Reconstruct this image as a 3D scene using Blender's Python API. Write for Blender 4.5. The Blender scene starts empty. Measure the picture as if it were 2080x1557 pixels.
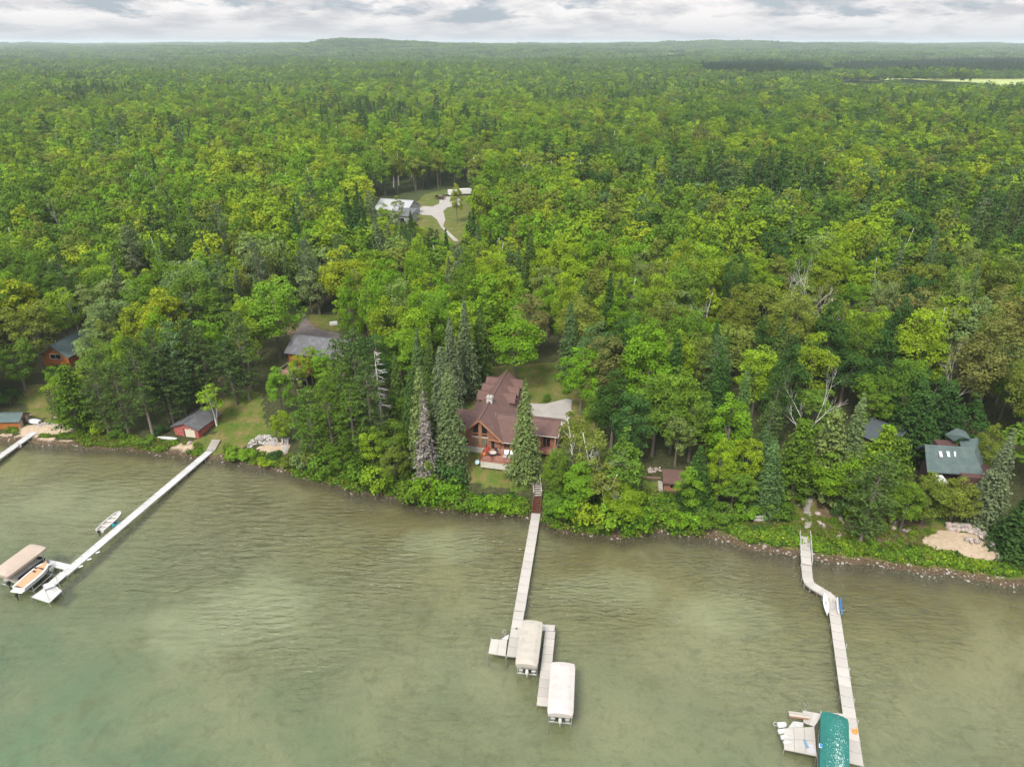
import bpy, math, random
import numpy as np
from mathutils import Vector, Matrix

# ------------------------------------------------------------------ camera, sky, sun, exposure
SC = bpy.context.scene
F = 1441.0; PITCH = math.radians(25.67); HC = 75.0
CP, SP = math.cos(PITCH), math.sin(PITCH)
cam_d = bpy.data.cameras.new('camera'); cam = bpy.data.objects.new('camera', cam_d)
SC.collection.objects.link(cam); SC.camera = cam
cam.location = (0, 0, HC); cam.rotation_euler = (math.pi/2 - PITCH, 0, 0)
cam_d.sensor_width = 36; cam_d.lens = 36*F/2080; cam_d.clip_start = 1; cam_d.clip_end = 60000
SUN_EL, SUN_AZ = math.radians(52), math.radians(205)      # azimuth clockwise from +Y (north)
sun_d = bpy.data.lights.new('sun', 'SUN'); sun = bpy.data.objects.new('sun', sun_d)
SC.collection.objects.link(sun)
sun_d.energy = 2.2; sun_d.angle = math.radians(14); sun_d.color = (1, .96, .88)
sd = Vector((math.sin(SUN_AZ)*math.cos(SUN_EL), math.cos(SUN_AZ)*math.cos(SUN_EL), math.sin(SUN_EL)))
sun.rotation_euler = sd.to_track_quat('Z', 'Y').to_euler(); sun.location = (0, -50, 200)
SC.view_settings.view_transform = 'Standard'; SC.view_settings.look = 'None'
SC.view_settings.exposure = 1.14; SC.view_settings.gamma = 1
SC.view_settings.use_curve_mapping = False
SC.render.engine = 'CYCLES'
cy = SC.cycles
cy.max_bounces = 6; cy.diffuse_bounces = 3; cy.glossy_bounces = 2; cy.transmission_bounces = 2
cy.transparent_max_bounces = 8; cy.volume_bounces = 1; cy.use_denoising = True
cy.caustics_reflective = False; cy.caustics_refractive = False


class NT:
    """tiny helper for node trees"""
    def __init__(s, tree):
        s.t = tree; s.n = tree.nodes; s.l = tree.links
    def add(s, typ, **kw):
        n = s.n.new(typ)
        for k, v in kw.items():
            if k.startswith('i_'):
                key = k[2:]
                key = int(key) if key.isdigit() else key.replace('_', ' ')
                if hasattr(v, 'is_linked') or isinstance(v, bpy.types.NodeSocket): s.l.new(v, n.inputs[key])
                else: n.inputs[key].default_value = v
            else: setattr(n, k, v)
        return n
    def link(s, a, b): s.l.new(a, b)
    def math(s, op, a, b=0.0, c=None, clamp=False):
        n = s.n.new('ShaderNodeMath'); n.operation = op; n.use_clamp = clamp
        for i, v in enumerate((a, b) if c is None else (a, b, c)):
            if isinstance(v, bpy.types.NodeSocket): s.l.new(v, n.inputs[i])
            else: n.inputs[i].default_value = v
        return n.outputs[0]
    def vmath(s, op, a, b=(0, 0, 0)):
        n = s.n.new('ShaderNodeVectorMath'); n.operation = op
        for i, v in enumerate((a, b)):
            if isinstance(v, bpy.types.NodeSocket): s.l.new(v, n.inputs[i])
            else: n.inputs[i].default_value = v
        return n.outputs[0]
    def noise(s, vec, scale, detail=3, rough=.55, dist=0.0):
        n = s.n.new('ShaderNodeTexNoise'); s.l.new(vec, n.inputs['Vector'])
        n.inputs['Scale'].default_value = scale; n.inputs['Detail'].default_value = detail
        n.inputs['Roughness'].default_value = rough; n.inputs['Distortion'].default_value = dist
        return n.outputs['Fac']
    def ramp(s, fac, stops, interp='LINEAR'):
        n = s.n.new('ShaderNodeValToRGB'); s.l.new(fac, n.inputs[0]); cr = n.color_ramp; cr.interpolation = interp
        while len(cr.elements) < len(stops): cr.elements.new(.5)
        for e, (p, c) in zip(cr.elements, stops):
            e.position = p
            e.color = (c, c, c, 1) if isinstance(c, (int, float)) else (*c[:3], 1)
        return n.outputs[0]
    def mix(s, fac, a, b, mode='MIX'):
        n = s.n.new('ShaderNodeMix'); n.data_type = 'RGBA'; n.blend_type = mode
        for i, v in ((0, fac), (6, a), (7, b)):
            if isinstance(v, bpy.types.NodeSocket): s.l.new(v, n.inputs[i])
            else: n.inputs[i].default_value = v if i == 0 else (*v[:3], 1)
        return n.outputs[2]


world = bpy.data.worlds.new('World'); SC.world = world; world.use_nodes = True
w = NT(world.node_tree)
for n in list(w.n): w.n.remove(n)
sky = w.add('ShaderNodeTexSky', sky_type='NISHITA', sun_disc=False)
sky.sun_elevation = SUN_EL; sky.sun_rotation = SUN_AZ; sky.dust_density = 2.0; sky.air_density = 1.2; sky.altitude = 200
geo = w.add('ShaderNodeTexCoord')
sep = w.add('ShaderNodeSeparateXYZ', i_0=geo.outputs['Generated'])
zz = w.math('LOGARITHM', w.math('ADD', w.math('MAXIMUM', sep.outputs[2], 0.0), .035), 2.718)
az = w.add('ShaderNodeCombineXYZ', i_0=w.math('MULTIPLY', sep.outputs[0], 1.0), i_1=w.math('MULTIPLY', sep.outputs[1], 1.0), i_2=w.math('MULTIPLY', zz, .27))
big = w.noise(az.outputs[0], 5.6, 5, .58, .25)
fine = w.noise(az.outputs[0], 15.0, 6, .6, .3)
cm = w.math('ADD', w.math('MULTIPLY', big, .62), w.math('MULTIPLY', fine, .38))
low = w.ramp(sep.outputs[2], [(0, .2), (.012, .15), (.03, .05), (.06, 0.02)])
mask = w.ramp(w.math('ADD', cm, low), [(.485, 0), (.54, 1)])
shade = w.noise(w.vmath('ADD', az.outputs[0], (0.0, 0.0, -.035)), 11.0, 5, .6, .2)
ccol = w.ramp(shade, [(.38, (6.8, 6.9, 7.3)), (.47, (8.4, 8.3, 8.5)), (.57, (10.6, 10.3, 10.2))])
skyc = w.mix(.55, sky.outputs[0], (6.0, 7.2, 9.0))
col = w.mix(mask, skyc, ccol)
col = w.mix(w.ramp(sep.outputs[2], [(0, .75), (.012, .45), (.028, 0)]), col, (6.6, 6.9, 7.5))
gain = w.math('ADD', 1.0, w.math('MULTIPLY', w.math('MAXIMUM', sep.outputs[2], 0.0), 2.0))    # an overcast sky is three times as bright overhead as at the horizon
col = w.vmath('SCALE', col); w.link(gain, w.n[-1].inputs[3])
bg = w.add('ShaderNodeBackground', i_0=col, i_1=.039)
w.add('ShaderNodeOutputWorld', i_0=bg.outputs[0])

# ------------------------------------------------------------------ where things are
def at(x, y, z=0.0):
    """the point at height z that the photograph shows at pixel x, y (2080 x 1557)"""
    a = (x-1040)/F; b = (778.5-y)/F
    t = (z-HC)/(-SP+b*CP)
    return Vector((a*t, (CP+b*SP)*t, z))

def proj(X, Y, Z):
    zc = Y*CP-(Z-HC)*SP
    return 1040+F*X/zc, 778.5-F*(Y*SP+(Z-HC)*CP)/zc

SHORE_PX = [(0, 893), (130, 905), (280, 915), (440, 933), (520, 945), (600, 965), (680, 985), (740, 1000), (800, 1012), (870, 1030),
            (950, 1040), (1030, 1045), (1090, 1052), (1150, 1080), (1210, 1085), (1290, 1092), (1330, 1080), (1440, 1090), (1510, 1110),
            (1620, 1130), (1700, 1140), (1800, 1152), (1900, 1165), (2000, 1180), (2080, 1190)]
_s = [at(*p) for p in SHORE_PX]
SX = np.array([-1500, -260] + [p.x for p in _s] + [180, 1500]); SY = np.array([150, 146] + [p.y for p in _s] + [72, 60])
PC = ([-400, -60, -20, -6, -1, 0, 1.2, 6.5, 9.5, 14, 60, 150, 400], [-4.5, -2.6, -1.3, -.55, -.15, 0, .7, 3.9, 4.8, 5.2, 6.6, 9, 12])
PL = ([-400, -60, -20, -6, -1, 0, 1.0, 4, 12, 20, 40, 60, 150, 400], [-4.5, -2.6, -1.3, -.55, -.15, 0, .35, .9, 2.0, 3.6, 6.5, 7.5, 9.5, 12])
PR = ([-400, -60, -20, -6, -1, 0, 2.5, 5, 12, 18, 26, 45, 150, 400], [-4.5, -2.6, -1.3, -.5, -.12, 0, .45, .9, 1.6, 2.6, 4.2, 6.2, 9.5, 12])

def wob(X, Y, s, k=0.0):
    return (np.sin(X*s+1.3+k)*np.cos(Y*s*.83+.4+k*2)+.6*np.sin(X*s*2.17+Y*s*1.3+2.1+k)+.35*np.cos(X*s*3.9-Y*s*4.3+k))/1.6

def shore_d(X, Y):
    return Y-(np.interp(X, SX, SY)+.5*wob(X, X*0, .55))

def H(X, Y):
    X = np.asarray(X, float); Y = np.asarray(Y, float)
    d = shore_d(X, Y)
    hl, hc, hr = np.interp(d, *PL), np.interp(d, *PC), np.interp(d, *PR)
    wl = np.clip((X+34)/8, 0, 1); wr = np.clip((X-34)/5, 0, 1)
    h = hl*(1-wl)+hc*wl*(1-wr)+hr*wr
    inl = np.clip(d/12, 0, 1)
    h = h+.22*wob(X, Y, .21)*inl*np.clip(1-(d-60)/40, .4, 1)
    far = np.clip((Y-350)/900, 0, 1)
    h = h+far*(7*wob(X, Y, .0042)+5*wob(X, Y, .011, 2))*np.clip(d/400, 0, 1)
    r = np.clip((Y-2400)/2600, 0, 1)
    h = h+r*(30+14*wob(X, Y, .0011, 1))
    h = h+38*np.exp(-((X+790)/230)**2-((Y-3900)/420)**2)+10*np.exp(-((X+350)/620)**2-((Y-4100)/420)**2)+8*np.exp(-((X+1500)/700)**2-((Y-4300)/500)**2)
    h = h+20*np.exp(-((X-1500)/1100)**2-((Y-5200)/600)**2)
    return h

def Hs(x, y): return float(H(x, y))

def ground(px, py, lift=0.0, h=0.0):
    """the spot on the ground (h: of a top h metres above it) seen at pixel px, py"""
    a = (px-1040)/F; b = (778.5-py)/F
    d = np.array([a, CP+b*SP, -SP+b*CP])
    t = np.concatenate([np.arange(40, 500, .4), np.arange(500, 4000, 4)])
    X, Y, Z = d[0]*t, d[1]*t, HC+d[2]*t
    hit = np.nonzero(Z < H(X, Y)+h)[0]
    i = hit[0] if len(hit) else len(t)-1
    return Vector((X[i], Y[i], Hs(X[i], Y[i])+lift))

# ------------------------------------------------------------------ objects
COL = SC.collection
def tag(o, label=None, cat=None, group=None, kind=None):
    if label: o['label'] = label
    if cat: o['category'] = cat
    if group: o['group'] = group
    if kind: o['kind'] = kind
    return o

def empty(name, loc, rz=0.0, label=None, cat=None, group=None):
    o = bpy.data.objects.new(name, None); COL.objects.link(o)
    o.location = loc; o.rotation_euler = (0, 0, rz); o.empty_display_size = .3
    return tag(o, label, cat, group)

class MB:
    def __init__(s): s.v = []; s.f = []
    def quad(s, *p):
        n = len(s.v); s.v += [tuple(q) for q in p]; s.f.append(tuple(range(n, n+len(p)))); return s
    def box(s, x0, x1, y0, y1, z0, z1, top=None):
        n = len(s.v)
        t = top or (0, 0)
        s.v += [(x0, y0, z0), (x1, y0, z0), (x1, y1, z0), (x0, y1, z0),
                (x0+t[0], y0+t[1], z1), (x1-t[0], y0+t[1], z1), (x1-t[0], y1-t[1], z1), (x0+t[0], y1-t[1], z1)]
        s.f += [tuple(n+i for i in q) for q in ((0, 3, 2, 1), (4, 5, 6, 7), (0, 1, 5, 4), (1, 2, 6, 5), (2, 3, 7, 6), (3, 0, 4, 7))]
        return s
    def bar(s, a, b, w=.1, h=None):
        """box beam from a to b, w wide, h high"""
        a, b = Vector(a), Vector(b); h = h or w
        d = (b-a).normalized(); u = Vector((0, 0, 1)) if abs(d.z) < .95 else Vector((0, 1, 0))
        r = d.cross(u).normalized()*w/2; u = r.cross(d).normalized()*h/2
        n = len(s.v)
        for p in (a, b): s.v += [tuple(p-r-u), tuple(p+r-u), tuple(p+r+u), tuple(p-r+u)]
        s.f += [tuple(n+i for i in q) for q in ((0, 1, 2, 3), (7, 6, 5, 4), (0, 4, 5, 1), (1, 5, 6, 2), (2, 6, 7, 3), (3, 7, 4, 0))]
        return s
    def tube(s, pts, rad, k=6, cap=True):
        pts = [Vector(p) for p in pts]; n0 = len(s.v)
        rad = rad if isinstance(rad, (list, tuple)) else [rad]*len(pts)
        for i, p in enumerate(pts):
            d = (pts[min(i+1, len(pts)-1)]-pts[max(i-1, 0)]).normalized()
            u = Vector((0, 0, 1)) if abs(d.z) < .9 else Vector((1, 0, 0))
            r = d.cross(u).normalized(); u = r.cross(d)
            for j in range(k):
                a = 2*math.pi*j/k; s.v.append(tuple(p+(r*math.cos(a)+u*math.sin(a))*rad[i]))
        for i in range(len(pts)-1):
            for j in range(k):
                a, b = n0+i*k+j, n0+i*k+(j+1) % k; s.f.append((a, b, b+k, a+k))
        if cap:
            s.f.append(tuple(n0+j for j in range(k))[::-1]); s.f.append(tuple(n0+(len(pts)-1)*k+j for j in range(k)))
        return s
    def prism(s, poly, z0, z1):
        """vertical prism over a polygon in x, y (z0, z1 may be functions)"""
        n = len(s.v); k = len(poly)
        ar = sum(poly[i][0]*poly[(i+1) % k][1]-poly[(i+1) % k][0]*poly[i][1] for i in range(k))
        if ar < 0: poly = poly[::-1]
        s.v += [(p[0], p[1], z0) for p in poly]+[(p[0], p[1], z1) for p in poly]
        s.f.append(tuple(n+i for i in range(k))[::-1]); s.f.append(tuple(n+k+i for i in range(k)))
        for i in range(k): j = (i+1) % k; s.f.append((n+i, n+j, n+k+j, n+k+i))
        return s
    def slab(s, poly, d):
        """polygon in space thickened by the vector d (d points away from the outside)"""
        n = len(s.v); k = len(poly); d = Vector(d)
        s.v += [tuple(p) for p in poly]+[tuple(Vector(p)+d) for p in poly]
        s.f.append(tuple(n+i for i in range(k))); s.f.append(tuple(n+k+i for i in range(k))[::-1])
        for i in range(k): j = (i+1) % k; s.f.append((n+j, n+i, n+k+i, n+k+j))
        return s
    def mesh(s, name, mat, smooth=False):
        me = bpy.data.meshes.new(name); me.from_pydata(s.v, [], s.f); me.validate(); me.update()
        if mat: me.materials.append(mat)
        if smooth: me.polygons.foreach_set('use_smooth', [True]*len(me.polygons))
        return me
    def build(s, name, mat, parent=None, loc=(0, 0, 0), rz=0.0, smooth=False, bevel=0):
        o = bpy.data.objects.new(name, s.mesh(name, mat, smooth)); COL.objects.link(o)
        o.location = loc; o.rotation_euler = (0, 0, rz)
        if parent: o.parent = parent
        if bevel:
            m = o.modifiers.new('bevel', 'BEVEL'); m.width = bevel; m.segments = 1
        return o

def quads_mesh(name, Q, mat, tone=None, N=None):
    """mesh of loose quads Q (n, 4, 3), with a per-face tone"""
    n = len(Q); me = bpy.data.meshes.new(name)
    me.vertices.add(4*n); me.vertices.foreach_set('co', np.ascontiguousarray(Q, dtype=np.float32).reshape(-1))
    me.loops.add(4*n); me.loops.foreach_set('vertex_index', np.arange(4*n, dtype=np.int32))
    me.polygons.add(n); me.polygons.foreach_set('loop_start', np.arange(0, 4*n, 4, dtype=np.int32))
    me.polygons.foreach_set('loop_total', np.full(n, 4, dtype=np.int32))
    me.update()
    if tone is not None:
        a = me.attributes.new('tone', 'FLOAT', 'FACE'); a.data.foreach_set('value', np.asarray(tone, np.float32))
    me.materials.append(mat)
    return me

# ------------------------------------------------------------------ materials
def new_mat(name):
    m = bpy.data.materials.new(name); m.use_nodes = True
    t = NT(m.node_tree); b = m.node_tree.nodes['Principled BSDF']
    return m, t, b

def mat(name, col, rough=.7, var=.12, scale=1.5, metal=0, spec=.3, bump=0, bscale=30, stripes=None, grime=None):
    """procedural paint / wood / metal: colour with grain, optional stripes (axis, period) as grooves"""
    m, t, b = new_mat(name)
    tc = t.add('ShaderNodeTexCoord').outputs['Object']
    n1 = t.noise(tc, scale, 5, .6); n2 = t.noise(tc, scale*9, 3, .6)
    f = t.math('ADD', t.math('MULTIPLY', n1, .6), t.math('MULTIPLY', n2, .4))
    c0 = [max(0, c*(1-var*2)) for c in col]; c1 = [min(1, c*(1+var*2)) for c in col]
    c = t.ramp(f, [(.3, c0), (.7, c1)])
    if grime:
        g = t.ramp(t.noise(tc, grime[1], 5, .65), [(.5, 0), (.62, 1)])
        c = t.mix(t.math('MULTIPLY', g, grime[2]), c, grime[0])
    if stripes:
        ax, per = stripes
        s_ = t.add('ShaderNodeSeparateXYZ', i_0=tc)
        v = t.math('ABSOLUTE', t.math('SUBTRACT', t.math('FRACT', t.math('DIVIDE', s_.outputs[ax], per)), .5))
        line = t.ramp(v, [(.0, 0), (.40, 0.0), (.5, 1)])
        c = t.mix(t.math('MULTIPLY', line, .45), c, [x*.35 for x in col])
        bp = t.add('ShaderNodeBump', i_Strength=.6, i_Distance=per*.3, i_Height=t.math('SUBTRACT', 1.0, line)); t.link(bp.outputs[0], b.inputs['Normal'])
    elif bump:
        bp = t.add('ShaderNodeBump', i_Strength=bump, i_Distance=.03, i_Height=t.noise(tc, bscale, 4)); t.link(bp.outputs[0], b.inputs['Normal'])
    rv = t.add('ShaderNodeObjectInfo').outputs['Random']      # no two boards, stones or panels weather alike
    c = t.vmath('SCALE', c); sc_ = t.n[-1]; t.link(t.math('ADD', .9, t.math('MULTIPLY', rv, .2)), sc_.inputs[3])
    t.link(c, b.inputs['Base Color']); b.inputs['Roughness'].default_value = rough
    b.inputs['Metallic'].default_value = metal; b.inputs['Specular IOR Level'].default_value = spec
    return m

def leaf_material(name, instanced):
    m, t, b = new_mat(name); m.node_tree.nodes.remove(b)
    out = [n for n in t.n if n.type == 'OUTPUT_MATERIAL'][0]
    if instanced: c = t.add('ShaderNodeAttribute', attribute_type='INSTANCER', attribute_name='tint').outputs['Color']
    else: c = t.add('ShaderNodeObjectInfo').outputs['Color']
    tone = t.add('ShaderNodeAttribute', attribute_type='GEOMETRY', attribute_name='tone').outputs['Fac']
    pos = t.add('ShaderNodeNewGeometry').outputs['Position']
    n1 = t.noise(pos, .55, 3, .6)
    k = t.math('MULTIPLY', t.math('ADD', tone, .45), t.math('ADD', .55, t.math('MULTIPLY', n1, .9)))
    c = t.vmath('SCALE', c); t.n[-1].inputs[3].default_value = 1; t.link(k, t.n[-1].inputs[3])
    # older leaves go browner, young ones yellower
    c = t.mix(t.math('MULTIPLY', t.ramp(t.noise(pos, 1.7, 2), [(.5, 0), (.75, 1)]), .35), c, t.vmath('MULTIPLY', c, (1.35, 1.02, .8)))
    d = t.add('ShaderNodeBsdfDiffuse', i_0=c)
    tr = t.add('ShaderNodeBsdfTranslucent', i_0=t.vmath('MULTIPLY', c, (1.15, 1.2, .7)))
    mx = t.add('ShaderNodeMixShader', i_0=.2, i_1=d.outputs[0], i_2=tr.outputs[0])
    t.link(mx.outputs[0], out.inputs[0])
    return m

LEAF = leaf_material('leaves', False); LEAF_I = leaf_material('forest_leaves', True)
BARK = mat('bark_grey', (.14, .115, .09), .9, .3, 3); BARK_W = mat('bark_birch', (.62, .6, .54), .8, .12, 2, grime=((.12, .1, .08), 2.2, .55))
BARK_P = mat('bark_pine', (.2, .16, .135), .9, .3, 3); DEADW = mat('dead_wood', (.5, .47, .43), .9, .2, 2)

# ------------------------------------------------------------------ ground
LAWNS = [  # ground cover patches by their outline in the photo (pixels) : name, value
    ('lawn', [(430, 790), (470, 770), (530, 800), (540, 860), (560, 885), (500, 900), (480, 930), (440, 930), (380, 900), (440, 880)]),
    ('lawn', [(50, 800), (85, 770), (105, 850), (60, 850)]), ('lawn', [(90, 850), (200, 840), (210, 880), (100, 880)]),
    ('lawn', [(925, 790), (975, 745), (1180, 730), (1200, 800), (1220, 900), (1160, 900), (1100, 985), (1080, 1000), (950, 985), (930, 900)]),
    ('lawn', [(860, 395), (905, 385), (960, 395), (960, 470), (925, 500), (900, 500), (850, 470), (840, 420)]),
    ('lawn', [(1300, 980), (1345, 980), (1345, 1060), (1310, 1060)]),
    ('lawn', [(1600, 1000), (1900, 1050), (2080, 1100), (2080, 1185), (1900, 1160), (1700, 1138), (1450, 1090), (1470, 1065), (1600, 1065)]),
    ('lawn', [(620, 640), (690, 640), (690, 675), (625, 668)]),
    ('sand', [(0, 880), (60, 885), (170, 900), (140, 915), (0, 905)]), ('sand', [(30, 868), (90, 862), (165, 870), (160, 882), (40, 885)]),
    ('sand', [(1872, 1092), (1915, 1078), (1985, 1084), (2030, 1120), (2045, 1150), (1985, 1143), (1925, 1125), (1885, 1112)]),
    ('sand', [(518, 908), (560, 900), (592, 905), (585, 925), (540, 925)]), ('sand', [(345, 905), (395, 900), (400, 915), (345, 925)]),
    ('dirt', [(455, 750), (510, 785), (490, 800), (440, 810), (435, 780)]), ('dirt', [(1655, 1010), (1760, 1020), (1880, 1060), (1880, 1110), (1760, 1100), (1680, 1090)]),
    ('dirt', [(1310, 1000), (1345, 1005), (1335, 1070), (1305, 1070)]), ('dirt', [(560, 640), (612, 640), (690, 690), (600, 700)]),
]
def in_poly(X, Y, poly):
    X = np.asarray(X, float); Y = np.asarray(Y, float); ins = np.zeros(X.shape, bool)
    for (x0, y0), (x1, y1) in zip(poly, poly[1:]+poly[:1]):
        if y0 == y1: continue
        c = ((y0 > Y) != (y1 > Y)) & (X < (x1-x0)*(Y-y0)/(y1-y0)+x0); ins ^= c
    return ins

def build_ground():
    ys = np.concatenate([np.arange(-400, 60, 20), np.arange(60, 230, .9), np.arange(230, 500, 3), np.arange(500, 1500, 18), np.geomspace(1500, 16000, 70)])
    us = np.concatenate([np.linspace(-1, -.26, 60), np.linspace(-.26, .26, 261)[1:-1], np.linspace(.26, 1, 60)])
    V = np.zeros((len(ys), len(us), 3))
    for i, y in enumerate(ys):
        half = 420+max(0, y-150)*1.15
        V[i, :, 0] = us*half; V[i, :, 1] = y
    V[:, :, 2] = H(V[:, :, 0], V[:, :, 1])
    V = V.reshape(-1, 3); nx = len(us)
    i, j = np.meshgrid(np.arange(len(ys)-1), np.arange(nx-1), indexing='ij'); a = (i*nx+j).ravel()
    Fc = np.stack([a, a+1, a+nx+1, a+nx], 1)
    me = bpy.data.meshes.new('ground'); me.vertices.add(len(V)); me.vertices.foreach_set('co', V.astype(np.float32).ravel())
    me.loops.add(Fc.size); me.loops.foreach_set('vertex_index', Fc.astype(np.int32).ravel())
    me.polygons.add(len(Fc)); me.polygons.foreach_set('loop_start', np.arange(0, Fc.size, 4, dtype=np.int32)); me.polygons.foreach_set('loop_total', np.full(len(Fc), 4, np.int32))
    me.polygons.foreach_set('use_smooth', np.ones(len(Fc), bool)); me.update()
    att = {k: np.zeros(len(V), np.float32) for k in ('lawn', 'sand', 'dirt')}
    for k, pl in LAWNS:
        wp = [tuple(ground(*p)[:2]) for p in pl]
        att[k][in_poly(V[:, 0], V[:, 1], wp)] = 1
    att['shore'] = shore_d(V[:, 0], V[:, 1]).astype(np.float32)
    for k, v in att.items():
        a = me.attributes.new(k, 'FLOAT', 'POINT'); a.data.foreach_set('value', v)
    m, t, b = new_mat('ground_cover')
    A = lambda n: t.add('ShaderNodeAttribute', attribute_type='GEOMETRY', attribute_name=n).outputs['Fac']
    pos = t.add('ShaderNodeNewGeometry').outputs['Position']
    n1 = t.noise(pos, .35, 5, .65); n2 = t.noise(pos, 1.6, 5, .7); n3 = t.noise(pos, .11, 4, .6)
    jit = t.math('MULTIPLY', t.math('SUBTRACT', n2, .5), 1.1)
    edge = lambda v: t.ramp(t.math('ADD', v, jit), [(.38, 0), (.62, 1)])
    forest = t.ramp(n2, [(.3, (.025, .03, .012)), (.55, (.05, .055, .022)), (.75, (.09, .07, .035))])
    lawn = t.ramp(t.math('ADD', t.math('MULTIPLY', n1, .6), t.math('MULTIPLY', n2, .4)), [(.37, (.045, .1, .012)), (.47, (.085, .11, .02)), (.56, (.135, .115, .04)), (.68, (.2, .155, .08))])
    sand = t.ramp(n2, [(.3, (.3, .225, .15)), (.7, (.44, .35, .25))])
    dirt = t.ramp(n2, [(.35, (.075, .065, .028)), (.55, (.13, .095, .055)), (.7, (.21, .16, .11))])
    c = t.mix(edge(A('lawn')), forest, lawn); c = t.mix(edge(A('dirt')), c, dirt); c = t.mix(t.ramp(t.math('ADD', A('sand'), t.math('MULTIPLY', jit, .35)), [(.42, 0), (.58, 1)]), c, sand)
    # far open country between the woods
    yy = t.add('ShaderNodeSeparateXYZ', i_0=pos).outputs[1]
    fz = t.ramp(t.math('DIVIDE', yy, 9000.0), [(.03, 0), (.06, 1)])
    farc = t.ramp(t.noise(pos, .02, 5, .7), [(.35, (.03, .055, .02)), (.65, (.06, .1, .035))])
    c = t.mix(fz, c, farc)
    sh = t.math('ADD', A('shore'), t.math('MULTIPLY', t.math('SUBTRACT', n3, .5), 10.0))
    shn = t.math('ADD', A('shore'), t.math('MULTIPLY', t.math('SUBTRACT', n1, .5), 2.2))
    # lake bed: rusty pebbles at the edge, weedy olive, pale sandy shelf, then deep water's tint painted on as green
    sp_ = t.add('ShaderNodeSeparateXYZ', i_0=pos)
    lft = t.math('MULTIPLY', t.math('SUBTRACT', -25.0, sp_.outputs[0]), .45)
    deep = t.math('ADD', t.math('SUBTRACT', 0.0, sh), t.math('MAXIMUM', 0.0, t.math('MULTIPLY', lft, .35)))
    bed = t.ramp(t.math('DIVIDE', deep, 100.0), [(0, (.11, .074, .02)), (.06, (.185, .142, .046)), (.16, (.265, .238, .115)), (.32, (.235, .25, .15)), (.5, (.17, .225, .125)), (.7, (.05, .2, .125))])
    blot = t.ramp(t.noise(pos, .045, 5, .62, .6), [(.38, 0), (.62, 1)])
    bed = t.mix(t.math('MULTIPLY', blot, .6), bed, (.36, .34, .21))
    weed = t.ramp(t.noise(pos, .12, 5, .7, .4), [(.55, 0), (.7, 1)])
    bed = t.mix(t.math('MULTIPLY', weed, .55), bed, (.12, .12, .05))
    mot = t.ramp(t.noise(pos, .5, 5, .72, .5), [(.5, 0), (.66, 1)])
    bed = t.mix(t.math('MULTIPLY', mot, .42), bed, (.11, .125, .06))
    peb = t.ramp(t.noise(pos, 2.6, 4, .7), [(.45, 0), (.62, 1)])
    bed = t.mix(t.math('MULTIPLY', peb, .18), bed, (.12, .13, .06))
    for px_, py_, rx_, ry_, k_ in ((480, 1235, 13, 9, .75), (900, 1100, 9, 5, .45), (1240, 1190, 10, 5, .4), (150, 1010, 16, 7, .3), (1480, 1230, 9, 6, .35)):
        q_ = at(px_, py_); dv = t.vmath('MULTIPLY', t.vmath('SUBTRACT', pos, (q_.x, q_.y, 0)), (1/rx_, 1/ry_, 0))
        ln_ = t.add('ShaderNodeVectorMath', operation='LENGTH', i_0=dv).outputs['Value']
        bed = t.mix(t.math('MULTIPLY', t.ramp(t.math('ADD', ln_, t.math('MULTIPLY', t.math('SUBTRACT', n3, .5), 1.6)), [(.45, 1), (1.0, 0)]), k_), bed, (.44, .46, .31))
    rust = t.ramp(t.noise(pos, 3.0, 3, .7), [(.35, (.05, .032, .018)), (.6, (.105, .076, .046)), (.8, (.19, .155, .12))])
    bed = t.mix(t.ramp(t.math('DIVIDE', t.math('ADD', shn, 4.0), 4.0), [(.1, 0), (.62, 1)]), bed, rust)
    c = t.mix(t.ramp(t.math('MULTIPLY', t.math('ADD', A('shore'), t.math('MULTIPLY', jit, 1.6)), .4), [(.36, 1), (.6, 0)]), c, bed)
    t.link(c, b.inputs['Base Color']); b.inputs['Roughness'].default_value = .95; b.inputs['Specular IOR Level'].default_value = .1
    bp = t.add('ShaderNodeBump', i_Strength=.7, i_Distance=.15, i_Height=n2); t.link(bp.outputs[0], b.inputs['Normal'])
    me.materials.append(m)
    o = bpy.data.objects.new('ground', me); COL.objects.link(o); tag(o, kind='structure')
build_ground()

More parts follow.
